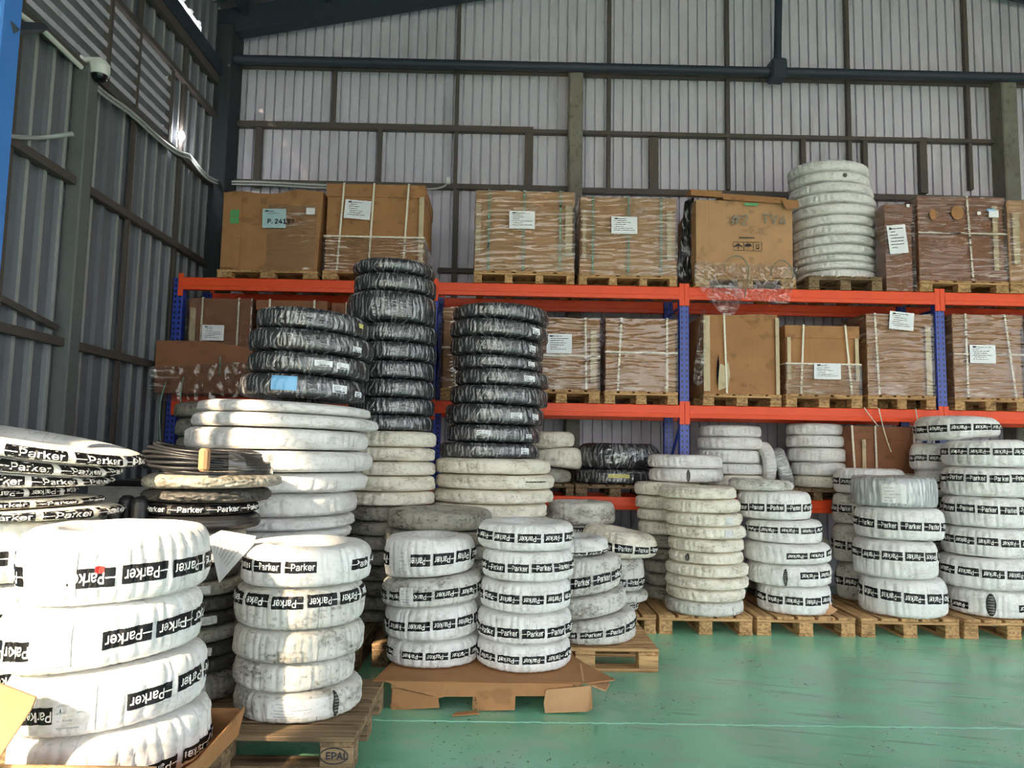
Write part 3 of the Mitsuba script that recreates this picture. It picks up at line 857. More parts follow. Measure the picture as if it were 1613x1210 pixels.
stack('the shiny four on the widest white stack', 4.76, [(483, .06), (518, .07), (553, .05), (588, .04), (626, .03)],
      [(399, 570, 'K', dict(tags=(('y', 1.0, .1, .16, .4),))), (390, 581, 'K', dict(tags=(('w', .75, -.3, .2, .5),))), (390, 577, 'K', dict(tags=(('w', .2, .0, .28, .55), ('w', .52, -.05, .22, .6)))),
       (380, 569, 'K', dict(tags=(('b', -.3, .1, .4, 1.2), ('w', .58, -.05, .28, .7), ('w', 1.02, -.3, .22, .5))))])
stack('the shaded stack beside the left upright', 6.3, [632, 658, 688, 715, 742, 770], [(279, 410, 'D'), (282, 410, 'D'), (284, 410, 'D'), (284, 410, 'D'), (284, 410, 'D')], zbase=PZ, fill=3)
# right-hand stacks on the row of pallets
stack('the cream stack with double top coils', 5.93, [767, 787, 809, 830, 850, 871, 890, 911, 930, 949, 974],
      [(1040, 1156, 'C'), (1045, 1163, 'C'), (1047, 1166, 'C', dict(tags=(('p', .7, 0, .25, 1.2),))), (1050, 1170, 'C', dict(tags=(('p', .62, 0, .25, 1.2),))), (1054, 1167, 'C'), (1055, 1166, 'C', dict(slit=(-.5, .1, .12, 1.3))),
       (1050, 1173, 'C'), (1049, 1174, 'C'), (1050, 1169, 'C'), (1048, 1166, 'G')], zbase=PZ)
stack('the rear cream stack carrying two coils', 6.47, [716, 738, 760, 782, 803, 822, 844, 865, 884, 905, 925, 950],
      [(1022, 1136, 'W'), (1023, 1136, 'W', dict(slit=(.1, 0, .1, 1.7)))] + [(1000 + i * 2, 1102 + i, 'C') for i in range(4)] + [(1010, 1106, 'D') for i in range(5)], zbase=PZ, cy_scale=.9)
stack('the stack with the torn tied coil', 6.0, [(755, .04), (774, .0), (820, -.01), (857, .01), (890, -.02), (926, .0), 972],
      [(1148, 1246, 'G', dict(prm=dict(n=2.0, crumple=.016), words='collapsed white wrap')), (1163, 1271, 'W', dict(band=B(-.15, .34, .06, flip=False))), (1175, 1287, 'W', dict(band=B(.15, .34, .05))),
       (1172, 1300, 'W', dict(band=B(-.1, .4, .18, skip=((-2, .1),)))), (1175, 1300, 'W', dict(prm=dict(crumple=.014), band=B(.1, .4, .02, skip=((-2, .1),)), slit=(-.05, -.1, .1, 1.5), words='torn white wrap')), (1192, 1300, 'W', dict(band=B(.05, .36, .02)))], zbase=PZ)
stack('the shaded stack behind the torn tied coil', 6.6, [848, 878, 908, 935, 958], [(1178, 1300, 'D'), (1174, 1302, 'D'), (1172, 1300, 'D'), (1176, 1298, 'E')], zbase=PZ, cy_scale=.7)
stack('the half-hidden stack by the red beam', 6.48, [738, 779, 828, 890, 955],
      [(1314, 1420, 'W', dict(band=B(-.05, .32, 0))), (1311, 1420, 'G', dict(band=B(.0, .32, .02, flip=False))), (1310, 1420, 'G', dict(band=B(-.1, .28, 0))), (1314, 1420, 'G', dict(band=B(.05, .28, .02)))], zbase=PZ, cy_scale=.8)
stack('the stack under the clear-wrapped coil', 5.97, [(750, 0), (801, .01), (853, .01), (914, 0), 977],
      [(1344, 1465, 'T', dict(prm=dict(n=4.2), tags=(('p', .02, -.1, .55, 1.2),), words='clear film, square')), (1349, 1474, 'W', dict(band=B(-.05, .34, -.06, flip=False))), (1344, 1463, 'W', dict(band=B(.22, .3, 0))), (1352, 1475, 'W', dict(band=B(.12, .34, -.07)))], zbase=PZ)
stack('the tall right stack beside the clear-wrapped coil', 6.02, [(692, -.03), 736, (784, .01), (833, .01), 880, 932, 977],
      [(1490, 1606, 'W', dict(band=B(.15, .34, .03), prm=dict(crumple=.01))), (1488, 1606, 'W', dict(band=B(.25, .34, .04, flip=False))), (1488, 1601, 'W', dict(band=B(.2, .34, .0, flip=False))), (1487, 1605, 'W', dict(band=B(.1, .34, -.02))),
       (1478, 1604, 'W', dict(band=B(.1, .34, -.04))), (1490, 1609, 'W', dict(band=B(-.2, .34, .06, skip=((-.25, .4),)), slit=(.02, .0, .22, 1.6)))], zbase=PZ)
stack('the rear right stack, left of the tallest', 6.5, [698, 742, 785, 830, 870, 910, 955],
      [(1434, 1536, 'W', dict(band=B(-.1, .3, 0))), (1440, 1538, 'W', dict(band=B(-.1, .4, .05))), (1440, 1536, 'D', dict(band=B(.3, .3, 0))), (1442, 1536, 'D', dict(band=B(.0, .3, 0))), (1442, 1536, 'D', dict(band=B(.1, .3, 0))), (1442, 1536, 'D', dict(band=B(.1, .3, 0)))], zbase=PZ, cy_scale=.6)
stack('bridging the two right-hand stacks', 6.22, [(654, .02), (691, -.06)], [(1448, 1566, 'W', dict(prm=dict(n=2.2), band=B(-.05, .36, .05), label='topmost white coil bridging the two stacks at far right, black lettered band'))])
stack('the stack cut by the right edge', 6.45, [705, 752, 800, 850, 900, 950], [(1597, 1705, 'W', dict(band=B(.2, .3, 0)))] + [(1598, 1704, 'D', dict(band=B(0, .3, 0))) for _ in range(4)], zbase=PZ, cy_scale=.8)

# ------------------------------------------------------------------ pallet rack
RF, RD = 6.75, 0.72                            # front of the rack, depth
LEVELS = (2.905, 1.806, 0.965)                 # beam tops
UPX = [-3.03, -0.68, 1.65, 4.035, 6.42]
BAYS = ['first bay', 'second bay', 'third bay', 'right-edge bay']
BEAM_H, UPW = 0.115, 0.09


def upright(x, y, front):
    h = 2.90
    m = bevel_box(-UPW / 2, UPW / 2, -.035, .035, 0, h, .006)
    # split so that the slotted face has uv across its width
    xs = np.array([-UPW / 2, -UPW / 2 + .01, UPW / 2 - .01, UPW / 2])
    P = np.array([[[-UPW / 2, .035, z], [-UPW / 2, -.03, z], [-UPW / 2 + .005, -.035, z], [UPW / 2 - .005, -.035, z], [UPW / 2, -.03, z], [UPW / 2, .035, z], [-UPW / 2, .035, z]] for z in (0, h)], float)
    return grid_mesh(P.transpose(1, 0, 2))


def upright_shape(x, y):
    g = upright(0, 0, True)
    v = np.asarray(g.vertices)
    uv = np.stack([v[:, 0] / UPW + 0.5, v[:, 2]], 1)
    return mikit.ply(g, M['blue_slotted'], uv=uv, to_world=T().translate([x, y, 0]))


for i, x in enumerate(UPX):
    t = thing('rack_upright_frame', ['blue slotted rack frame at the left end beside the dark wall', 'blue slotted rack frame between the two tall black coil stacks', 'blue slotted rack frame right of the two middle wrapped cartons', 'blue slotted rack frame behind the white stacks at right', 'blue slotted rack frame beyond the right edge'][i], 'rack frame')
    for y in (RF + .035, RF + RD - .035):
        obj('upright', upright_shape(x, y), t)
        obj('foot_plate', mikit.ply(box(x - .06, x + .06, y - .06, y + .06, 0, .008), M['blue_paint']), t)
    zs_ = np.linspace(.2, 2.75, 6)
    for q in range(5):
        a, b = (RF + .06, RF + RD - .06)[:: 1 if q % 2 else -1]
        obj('brace', mikit.ply(tube([(x, a, zs_[q]), (x, b, zs_[q + 1])], .014, 6), M['blue_paint']), t)
    for q in (0, 5):
        obj('brace', mikit.ply(tube([(x, RF + .06, zs_[q]), (x, RF + RD - .06, zs_[q])], .014, 6), M['blue_paint']), t)

LEVEL_WORDS = ['top', 'middle', 'lower']
for li, z in enumerate(LEVELS):
    for b in range(4):
        xa, xb = UPX[b] + UPW / 2 + .001, UPX[b + 1] - UPW / 2 - .001
        for fr, y in (('front', RF - .012), ('rear', RF + RD - .04)):
            t = thing('rack_beam', f'orange {fr} beam of the rack, {LEVEL_WORDS[li]} level, {BAYS[b]}' + (' from the left' if b < 3 else ''), 'rack beam')
            # stepped box section with a shallow groove along the face
            prof = np.array([(0, 0), (0, .004), (-.004, .03), (-.004, .036), (0, .04), (0, BEAM_H - .005), (.004, BEAM_H), (.046, BEAM_H), (.05, BEAM_H - .005), (.05, 0), (0, 0)])
            P = np.stack([np.stack([np.full(len(prof), xx), y + prof[:, 0], z - BEAM_H + prof[:, 1]], -1) for xx in (xa, xb)], 1)
            m = cat_meshes([grid_mesh(P), trimesh.convex.convex_hull(np.vstack([P[:, 0], P[:, 0] + [.001, 0, 0]])), trimesh.convex.convex_hull(np.vstack([P[:, 1], P[:, 1] - [.001, 0, 0]]))])
            obj('rail', mikit.ply(m, M['orange_paint']), t)
            s_ = -1 if fr == 'front' else 1
            for xx, sd in ((xa, 1), (xb, -1)):
                yy = (RF - .006) if fr == 'front' else (RF + RD + .006)
                c0, c1 = (xx - .045, xx + .001) if sd > 0 else (xx - .001, xx + .045)
                obj('end_connector', mikit.ply(bevel_box(c0, c1, yy - .005, yy + .005, z - BEAM_H - .06, z + .035, .002), M['orange_paint']), t)


# ------------------------------------------------------------------ cartons on pallets
def sheet_print(x0, x1, z0, z1, y, rg, rows=7):
    """Printed rows of a paper label on a face looking to -y."""
    ms = []
    for q in range(rows):
        z = z1 - (z1 - z0) * (0.14 + 0.11 * q)
        a = x0 + (x1 - x0) * (0.08 + 0.1 * rg.random()); b = a + (x1 - a) * (0.3 + 0.6 * rg.random())
        ms.append(box(a, b, y - .0012, y, z, z + (z1 - z0) * .025))
    ms.append(box(x0 + (x1 - x0) * .12, x0 + (x1 - x0) * .24, y - .0012, y, z1 - (z1 - z0) * .16, z1 - (z1 - z0) * .08))
    return cat_meshes(ms)


def bulged_body(x0, x1, y0, y1, z0, z1, amp, seed, top_wave=0.0, skew=0.0, nb=14):
    """Carton walls as a ring of subdivided faces with a slight belly, with its top."""
    per = np.concatenate([np.stack([np.linspace(0, 1, nb, False), np.zeros(nb)], 1), np.stack([np.ones(nb), np.linspace(0, 1, nb, False)], 1), np.stack([np.linspace(1, 0, nb, False), np.ones(nb)], 1), np.stack([np.zeros(nb), np.linspace(1, 0, nb, False)], 1)])
    t = np.linspace(0, 1, nb)
    u, w = per[:, 0], per[:, 1]
    out = np.zeros((4 * nb, 2)); out[:nb, 1] = -1; out[nb:2 * nb, 0] = 1; out[2 * nb:3 * nb, 1] = 1; out[3 * nb:, 0] = -1
    edge = np.tile(np.sin(np.linspace(0, 1, nb, False) * np.pi), 4)
    U, TT = np.meshgrid(np.arange(4 * nb), t, indexing='ij')
    P = np.stack([x0 + (x1 - x0) * u[U], y0 + (y1 - y0) * w[U], z0 + (z1 - z0) * TT], -1)
    bl = amp * edge[U] * np.sin(TT * np.pi) * (0.3 + meshkit.fbm(P * 2.5, 2, seed))
    P[..., :2] += out[U] * bl[..., None]
    P[..., 2] += TT * top_wave * (meshkit.fbm(np.stack([P[..., 0] * 3, P[..., 1] * 3, 0 * U], -1), 2, seed + 4) - 0.5) * 2
    P[..., 0] += skew * TT
    g = grid_mesh(P, closed_u=True)
    ring = P[:, -1]; c = ring.mean(0); n = len(ring)
    cap = trimesh.Trimesh(np.vstack([ring, c]), [(i, (i + 1) % n, n) for i in range(n)], process=False)
    ring0 = P[:, 0]
    cap0 = trimesh.Trimesh(np.vstack([ring0, ring0.mean(0)]), [((i + 1) % n, i, n) for i in range(n)], process=False)
    return cat_meshes([g, cap, cap0])


def collar(x0, x1, y0, y1, z0, z1, th, top=False):
    """A lid or tray: a band of board around the carton, closed on top for a lid."""
    parts = [bevel_box(x0, x1, y0, y0 + th, z0, z1, .002), bevel_box(x0, x1, y1 - th, y1, z0, z1, .002), bevel_box(x0, x0 + th, y0, y1, z0, z1, .002), bevel_box(x1 - th, x1, y0, y1, z0, z1, .002)]
    if top: parts.append(bevel_box(x0, x1, y0, y1, z1 - th, z1, .002))
    return cat_meshes(parts)


def film_wrap(x0, x1, y0, y1, z0, z1, seed, amp=0.0022, nu=120, nv=60, sides=True, dens=1.0):
    """Stretch film around front and sides, wrinkled across."""
    wx, wy = x1 - x0, (y1 - y0) if sides else 0.0
    L = wx + 2 * wy
    s = np.linspace(0, L, nu); z = np.linspace(z0, z1, nv)
    S, Z = np.meshgrid(s, z, indexing='ij')
    X = np.clip(S - wy, 0, wx) + x0
    Y = y0 + np.where(S < wy, wy - S, np.where(S > wy + wx, S - wy - wx, 0))
    w = amp * (meshkit.fbm(np.stack([S * 5 * dens, Z * 64 * dens + 4 * meshkit.noise(np.stack([S * 4, Z * 3, 0 * S], -1), seed), 0 * S + seed], -1), 3, seed) - 0.5) * 2
    w = w * (.2 + 1.9 * meshkit.fbm(np.stack([S * 3.2, Z * 4.5, 0 * S + seed], -1), 2, seed + 1) ** 1.5)
    front = (S >= wy) & (S <= wy + wx)
    nx = np.where(front, 0, np.where(S < wy, -1, 1)); ny = np.where(front, -1, 0)
    P = np.stack([X + nx * w, Y + ny * w, Z + 0.012 * (meshkit.noise(np.stack([S * 8, 0 * S, 0 * S + seed], -1), seed) - .5) * (np.abs(Z - z1) < 1e-6)], -1)
    return P, np.stack([S, Z], -1).reshape(-1, 2)


def film_shape(P, uv):
    return mikit.ply(grid_mesh(P), M['film'], smooth=True, uv=uv)


def carton(label, px, level=None, z=None, Yf=None, depth=0.74, lid=None, tray=None, posts=(), straps=(), hstraps=(), paper=None, films=(), mat_='carton', strap='strap', bulge=0.02, wave=0.0, skew=0.0, seed=1, pal=True, pal_old=False, blocks=3, post_mat='carton_pale', group='cartons on the rack', pal_x=None, pal_label=None, paper_mat='label_paper', rows=7):
    """px: left, right, top, bottom in the photo. Fractions below are of the front face, from its left and from its bottom."""
    xl, xr, yt, yb = px
    Yf = Yf or RF - .035
    zb = (LEVELS[level] if level is not None else z)
    ph = 0.0
    x0, x1 = at(xl, (yt + yb) / 2, Yf)[0], at(xr, (yt + yb) / 2, Yf)[0]
    zbox = at((xl + xr) / 2, yb, Yf)[2]
    if pal and zbox - zb > 0.06:
        p0, p1 = pal_x or (x0 - .01, x1 + .01)
        pallet(pal_label or 'wooden pallet under the ' + label, p0, p1, Yf - .01, Yf + depth + .02, zb, zbox - zb, old=pal_old, blocks=blocks, group=None)
    else:
        zbox = zb + .002
    z1 = at((xl + xr) / 2, yt, Yf)[2]
    y0, y1 = Yf + .012, Yf + depth
    rg = np.random.default_rng(seed)
    t = thing('carton', label, 'carton', group)
    W, Hh = x1 - x0, z1 - zbox
    fx = lambda u: x0 + W * u
    fz = lambda v: zbox + Hh * v
    body_top = fz(1 - (0.012 if lid else 0))
    obj('body', mikit.ply(bulged_body(x0 + .008, x1 - .008, y0 + .008, y1, zbox, body_top, bulge, seed, wave, skew), M[mat_], smooth=35), t)
    for u, wpost, v0, v1 in posts:
        obj('corner_post', mikit.ply(cat_meshes([bevel_box(fx(u), fx(u) + wpost * W, y0 - .021, y0 - .015, fz(v0), fz(v1), .0015)]), M[post_mat]), t)
    if lid:
        obj('lid', mikit.ply(collar(x0 - .002, x1 + .002, y0 - .006, y1 + .004, fz(1 - lid), z1, .008, True), M[mat_]), t)
    if tray:
        obj('tray', mikit.ply(collar(x0 - .004, x1 + .004, y0 - .008, y1 + .004, zbox, fz(tray), .008), M[mat_]), t)
    off = y0 - .025
    for sp in straps:
        u0, u1 = sp if isinstance(sp, tuple) else (sp, sp)
        a, b = np.array([fx(u1), off, z1 + .004]), np.array([fx(u0), off, zbox + .004])
        w = .009
        P = np.array([[b + [-w, 0, 0], b + [w, 0, 0]], [a + [-w, 0, 0], a + [w, 0, 0]], [a + [-w, y1 - off, 0], a + [w, y1 - off, 0]]])
        obj('strap', mikit.ply(cat_meshes([grid_mesh(P), grid_mesh(P + [0, -.0015, .0015], flip=True)]), M[strap]), t)
    for v in hstraps:
        w = .008
        obj('strap', mikit.ply(collar(x0 - .007, x1 + .007, off - .002, y1 + .006, fz(v) - w, fz(v) + w, .002), M[strap]), t)
    if paper:
        u0, u1, v0, v1 = paper[:4]; rot = paper[4] if len(paper) > 4 else 0.0
        yp = off - .012
        ps = bevel_box(fx(u0), fx(u1), yp, yp + .0016, fz(v0), fz(v1), .0004); pr = sheet_print(fx(u0), fx(u1), fz(v0), fz(v1), yp, rg, rows)
        c = (fx((u0 + u1) / 2), yp, fz((v0 + v1) / 2))
        for m_ in (ps, pr): m_.apply_transform(trimesh.transformations.rotation_matrix(math.radians(rot), [0, 1, 0], c))
        l = obj('paper_label', mikit.ply(ps, M[paper_mat]), t)
        obj('print', mikit.ply(pr, M['ink']), l)
    for q, fl in enumerate(films):
        u0, u1, v0, v1 = fl[:4]; amp = 0.95 * (fl[4] if len(fl) > 4 else .005)
        full = u0 <= 0 and u1 >= 1
        P, uv = film_wrap(fx(u0) - (.012 if full else 0), fx(u1) + (.012 if full else 0), off - .0035, y1, fz(v0), fz(v1), seed * 7 + q, amp, 140 if full else 90, 70, full)
        obj('stretch_film', film_shape(P, uv), t)
    return dict(key=t, fx=fx, fz=fz, x0=x0, x1=x1, z0=zbox, z1=z1, y=y0, off=off, rg=rg)


# top level
c1 = carton('leaning corner carton with torn top and pale blue code sheet', (347, 502, 300, 426), 0, paper=(.43, .67, .52, .76, -1), rows=2, posts=((0.02, .19, .02, .96),), films=((.48, .98, .0, .82, .006),), seed=3, wave=.05, skew=.03, post_mat='carton', paper_mat='cyan_paper', bulge=.015)
tm = meshkit.text_mesh('P. 24197', .042, .001, True)
tv = np.asarray(tm.vertices)
obj('code_print', mikit.ply(trimesh.Trimesh(np.stack([c1['fx'](.48) + tv[:, 0], c1['off'] - .0165 - tv[:, 2], c1['fz'](.575) + tv[:, 1]], -1), tm.faces[:, ::-1], process=False), M['print_black']), c1['key'])
l = obj('green_label', mikit.ply(cat_meshes([bevel_box(c1['fx'](.10), c1['fx'](.19), c1['off'] - .004, c1['off'] - .002, c1['fz'](a), c1['fz'](b), .0004) for a, b in ((.57, .655), (.66, .74))]), M['green_label']), c1['key'])
obj('paper_label', mikit.ply(bevel_box(c1['fx'](.87), c1['fx'](.96), c1['off'] - .012, c1['off'] - .0105, c1['fz'](.70), c1['fz'](.78), .0004), M['label_paper']), c1['key'])
# its torn top flap
fl = spline([(0, 0), (.3, -.015), (.6, -.05), (1, -.10)], 8)
obj('flap', mikit.ply(cat_meshes([trimesh.convex.convex_hull(np.array([[c1['fx'](a), c1['y'] + .02, c1['z1'] - .02], [c1['fx'](b), c1['y'] + .02, c1['z1'] - .05], [c1['fx'](a), c1['y'] + .3, c1['z1'] + .045], [c1['fx'](b), c1['y'] + .3, c1['z1'] + .03], [c1['fx'](a), c1['y'] + .31, c1['z1'] + .045], [c1['fx'](b), c1['y'] + .31, c1['z1'] + .03]])) for a, b in ((.02, .5), (.5, 1.02))]), M['carton']), c1['key'])
carton('strapped brown carton with deep lid, second from the corner', (512, 668, 290, 428), 0, lid=.15, posts=((.945, .05, .0, .86),), straps=((.14, .18), (.455, .485), (.80, .835)), hstraps=(.39,), paper=(.195, .46, .585, .80, 4), films=((0, 1, 0, .38, .006),), seed=4)
carton('film-wrapped carton with tray over four block feet', (749, 904, 301, 428), 0, lid=.17, tray=.2, posts=((.0, .055, .2, .83), (.91, .07, .2, .83)), straps=(.135, .49, .86), strap='strap_green', paper=(.34, .60, .52, .74), films=((0, 1, 0, 1, .007),), seed=5, blocks=4, mat_='carton_light')
carton('film-wrapped carton with tray right of the concrete column', (914, 1065, 311, 434), 0, lid=.17, tray=.2, posts=((.02, .04, .2, .83), (.90, .06, .2, .83)), straps=(.13, .5, .84), strap='strap_green', paper=(.32, .59, .52, .74), films=((0, 1, 0, 1, .007),), seed=6, blocks=4, mat_='carton_light')
c5 = carton('large plain carton with torn folded top and handling symbols', (1096, 1251, 316, 436), 0, seed=7, mat_='carton_light', wave=.012, bulge=.012)
carton('sagging film-wrapped carton with two round hand holes', (1447, 1584, 310, 443), 0, depth=.66, lid=.09, tray=.13, straps=((.60, .56),), hstraps=(.56,), films=((0, 1, 0, 1, .008),), seed=8, mat_='carton_red', posts=((.85, .06, .13, .9),), bulge=.03)
c7 = labels and None
carton('film-wrapped carton cut by the right edge, top level', (1589, 1740, 317, 444), 0, lid=.16, tray=.2, posts=((.04, .07, .2, .84),), films=((0, 1, 0, 1, .006),), seed=9, mat_='carton_light')
# middle level
carton('film-wrapped carton with white data sheet behind the leaning flap', (292, 394, 470, 620), 1, paper=(.26, .6, .56, .72), straps=(.24, .80), posts=((.05, .09, .1, .9),), films=((0, 1, 0, 1, .004),), seed=10, mat_='carton_red', Yf=RF - .02)
carton('mostly hidden strapped carton behind the shiny black coils', (400, 512, 473, 622), 1, lid=.1, straps=(.2, .83), seed=11, mat_='carton_red')
carton('carton hidden between two black coil stacks', (520, 640, 478, 624), 1, lid=.1, straps=(.2, .8), seed=12, mat_='carton_red')
carton('film-wrapped carton left behind the tall black stack', (697, 808, 485, 612), 1, lid=.14, straps=(.2, .8), hstraps=(.5,), films=((0, 1, 0, 1, .006),), seed=13)
carton('film-wrapped carton with white sheet right of the tall black stack', (826, 944, 501, 614), 1, lid=.17, posts=((.88, .08, .1, .83),), straps=((.83, .81),), hstraps=(.47,), paper=(.29, .63, .50, .77), films=((0, 1, 0, 1, .007),), seed=14)
carton('film-wrapped carton left of the middle upright', (954, 1066, 502, 617), 1, lid=.17, straps=((.17, .22), (.86, .86)), hstraps=(.53,), films=((0, 1, 0, 1, .007),), seed=15, mat_='carton')
c6 = carton('plain lidless carton with torn cut in its front', (1108, 1228, 495, 621), 1, posts=((.0, .085, .03, .97), (.945, .05, .0, .96)), straps=((.30, .27),), seed=16, wave=.02, bulge=.03)
carton('lower carton with lid and white sheet in the film', (1238, 1355, 513, 622), 1, lid=.18, posts=((.015, .05, .2, .82), (.93, .05, .2, .82)), straps=((.19, .24), (.87, .80)), hstraps=(.44,), paper=(.36, .72, .22, .45), films=((0, 1, .0, .44, .006),), seed=17, wave=.01)
carton('film-draped carton with tilted white sheet left of the right upright', (1366, 1470, 495, 623), 1, lid=.15, posts=((.88, .09, 0, .85),), straps=((.16, .12),), paper=(.33, .70, .80, 1.02, 5), films=((0, 1, 0, 1, .008),), seed=18)
carton('film-wrapped carton with centred white sheet at right, middle level', (1502, 1612, 496, 627), 1, lid=.17, straps=((.18, .18), (.86, .74)), hstraps=(.52,), paper=(.21, .58, .41, .63), films=((0, 1, 0, 1, .006),), seed=19, mat_='carton')
carton('carton beyond the right edge, middle level', (1622, 1740, 500, 630), 1, lid=.17, straps=(.2, .8), films=((0, 1, 0, 1, .006),), seed=20)
# lower level
c9 = carton('low strapped carton on the lower level behind white stacks', (1342, 1447, 672, 768), 2, lid=.22, straps=((.04, .0), (.36, .35), (.93, .93)), hstraps=(.22,), posts=((.15, .06, 0, .78),), seed=21, mat_='carton_red', Yf=RF + .02, depth=.66)

# details of the large plain carton: symbols, writing, folded top, loose film, strap ends
X5, Z5, y5 = c5['fx'], c5['fz'], c5['y'] - .021
obj('fold', mikit.ply(cat_meshes([trimesh.convex.convex_hull(np.array([[X5(a), c5['y'] - .03, Z5(1.0) + d0], [X5(b), c5['y'] - .03, Z5(1.0) + d1], [X5(a), c5['y'] - .01, Z5(1.09) + d0], [X5(b), c5['y'] - .01, Z5(1.09) + d1], [X5(a), c5['y'] + .25, Z5(1.12) + d0], [X5(b), c5['y'] + .25, Z5(1.12) + d1]])) for a, b, d0, d1 in ((-.05, .27, .035, .02), (.275, .93, .0, -.03))] + [trimesh.convex.convex_hull(np.array([[X5(.90), c5['y'] - .06, Z5(.88)], [X5(1.04), c5['y'] - .05, Z5(.90)], [X5(.87), c5['y'] - .03, Z5(1.02)], [X5(1.05), c5['y'] - .01, Z5(1.02)], [X5(.95), c5['y'], Z5(1.03)]]))]), M['carton']), c5['key'])


def flat_text(s, x, z, y, h, rot=0.0, bold=False):
    tm = meshkit.text_mesh(s, h, .001, bold)
    v = np.asarray(tm.vertices); c, s_ = math.cos(rot), math.sin(rot)
    return trimesh.Trimesh(np.stack([x + v[:, 0] * c - v[:, 1] * s_, y - v[:, 2], z + v[:, 0] * s_ + v[:, 1] * c], -1), tm.faces[:, ::-1], process=False)


def poly_face(pts, x, z, y):
    return slab(pts, .001, lambda v: np.stack([x + v[:, 0], y - v[:, 2], z + v[:, 1]], -1))


sym = []
bx0, bz0, bw, bh = X5(.375), Z5(.335), .27, .085
for (a, b, c_, d) in ((0, 0, bw, .004), (0, bh - .004, bw, bh), (0, 0, .004, bh), (bw - .004, 0, bw, bh), (bw * .36, 0, bw * .36 + .004, bh), (bw * .69, 0, bw * .69 + .004, bh)):
    sym.append(box(bx0 + a, bx0 + c_, y5 - .001, y5, bz0 + b, bz0 + d))
um = [(.00, .0)] + [(.032 * math.cos(t_), .028 * math.sin(t_)) for t_ in np.linspace(0, math.pi, 12)]
sym.append(poly_face(um, bx0 + bw * .525, bz0 + .042, y5)); sym.append(box(bx0 + bw * .52, bx0 + bw * .53, y5 - .001, y5, bz0 + .014, bz0 + .045))
sym.append(poly_face([(-.036, -.002), (.0, .012), (.036, -.002), (.036, .006), (.006, .026), (.004, .034), (-.004, .034), (-.006, .026), (-.036, .006)], bx0 + bw * .18, bz0 + .038, y5)); sym.append(box(bx0 + bw * .165, bx0 + bw * .195, y5 - .001, y5, bz0 + .012, bz0 + .05))
sym.append(box(bx0 + bw * .80, bx0 + bw * .825, y5 - .001, y5, bz0 + .02, bz0 + .065)); sym.append(box(bx0 + bw * .87, bx0 + bw * .895, y5 - .001, y5, bz0 + .02, bz0 + .065)); sym.append(box(bx0 + bw * .81, bx0 + bw * .885, y5 - .001, y5, bz0 + .016, bz0 + .026))
obj('handling_symbols', mikit.ply(cat_meshes(sym), M['print_black']), c5['key'])
obj('handwriting', mikit.ply(cat_meshes([flat_text('#2', X5(.35), Z5(.68), y5, .10, -.05), flat_text('TY4', X5(.66), Z5(.70), y5, .09, -.05)]), M['strap_grey']), c5['key'])
obj('stamp_print', mikit.ply(cat_meshes([box(X5(.44) + q * .018, X5(.44) + q * .018 + .014, y5 - .001, y5, Z5(.50), Z5(.515)) for q in range(8)]), M['ink']), c5['key'])
obj('green_label', mikit.ply(box(X5(.49), X5(.63), y5 - .001, y5, Z5(.93), Z5(.965)), M['green_label']), c5['key'])


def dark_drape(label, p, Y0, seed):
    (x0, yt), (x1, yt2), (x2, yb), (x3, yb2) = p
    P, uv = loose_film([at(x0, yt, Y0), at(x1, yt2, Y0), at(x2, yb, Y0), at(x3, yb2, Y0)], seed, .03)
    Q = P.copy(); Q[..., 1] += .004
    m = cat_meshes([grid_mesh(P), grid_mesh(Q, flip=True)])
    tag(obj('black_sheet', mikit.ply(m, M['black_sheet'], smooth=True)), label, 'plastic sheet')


def loose_film(corners, seed, amp=.02, nu=50, nv=40):
    """A loose sheet of film hung between four points (top left, top right, bottom right, bottom left)."""
    a, b, c_, d = [np.asarray(p, float) for p in corners]
    U, V = np.meshgrid(np.linspace(0, 1, nu), np.linspace(0, 1, nv), indexing='ij')
    P = (a * (1 - U[..., None]) + b * U[..., None]) * (1 - V[..., None]) + (d * (1 - U[..., None]) + c_ * U[..., None]) * V[..., None]
    P[..., 1] += amp * (meshkit.fbm(np.stack([P[..., 0] * 14, P[..., 2] * 10, 0 * U + seed], -1), 3, seed) - .6) * 2
    P[..., 2] -= .05 * np.sin(U * np.pi) * V
    return P, np.stack([P[..., 0], P[..., 2]], -1).reshape(-1, 2)


P, uv = loose_film([at(1093, 412, RF - .06), at(1256, 420, RF - .07), at(1243, 478, RF - .07), at(1094, 446, RF - .06)], 31, .02)
obj('stretch_film', film_shape(P, uv), c5['key'])
P, uv = loose_film([at(1098, 448, RF - .055), at(1178, 452, RF - .055), at(1160, 492, RF - .07), at(1128, 486, RF - .07)], 32, .02)
obj('stretch_film', film_shape(P, uv), c5['key'])
for (pts) in ([(1142, 425), (1150, 406), (1166, 404), (1176, 414), (1179, 432), (1174, 468)], [(1216, 434), (1222, 414), (1231, 410), (1242, 416), (1248, 440)]):
    obj('strap', mikit.ply(tube(spline([at(x, y, RF - .10) for x, y in pts], 24), .005, 6), M['strap_grey']), c5['key'])
# loose film on the plain lidless carton
P, uv = loose_film([at(1104, 488, RF - .03), at(1112, 490, RF - .06), at(1108, 600, RF - .06), at(1091, 600, RF - .03)], 33, .03)
obj('stretch_film', film_shape(P, uv), c6['key'])
cut = [(0, 0), (.012, .1), (.02, .2), (.012, .30), (.0, .22), (-.004, .1)]
obj('tear', mikit.ply(poly_face(cut, c6['fx'](.175), c6['fz'](.08), c6['y'] - .022), M['hole_dark']), c6['key'])
obj('torn_patch', mikit.ply(poly_face([(0, 0), (.09, .03), (.11, .16), (.09, .27), (.07, .22), (.02, .25), (.0, .2)], c6['fx'](.19), c6['fz'](.04), c6['y'] - .020), M['carton_pale']), c6['key'])
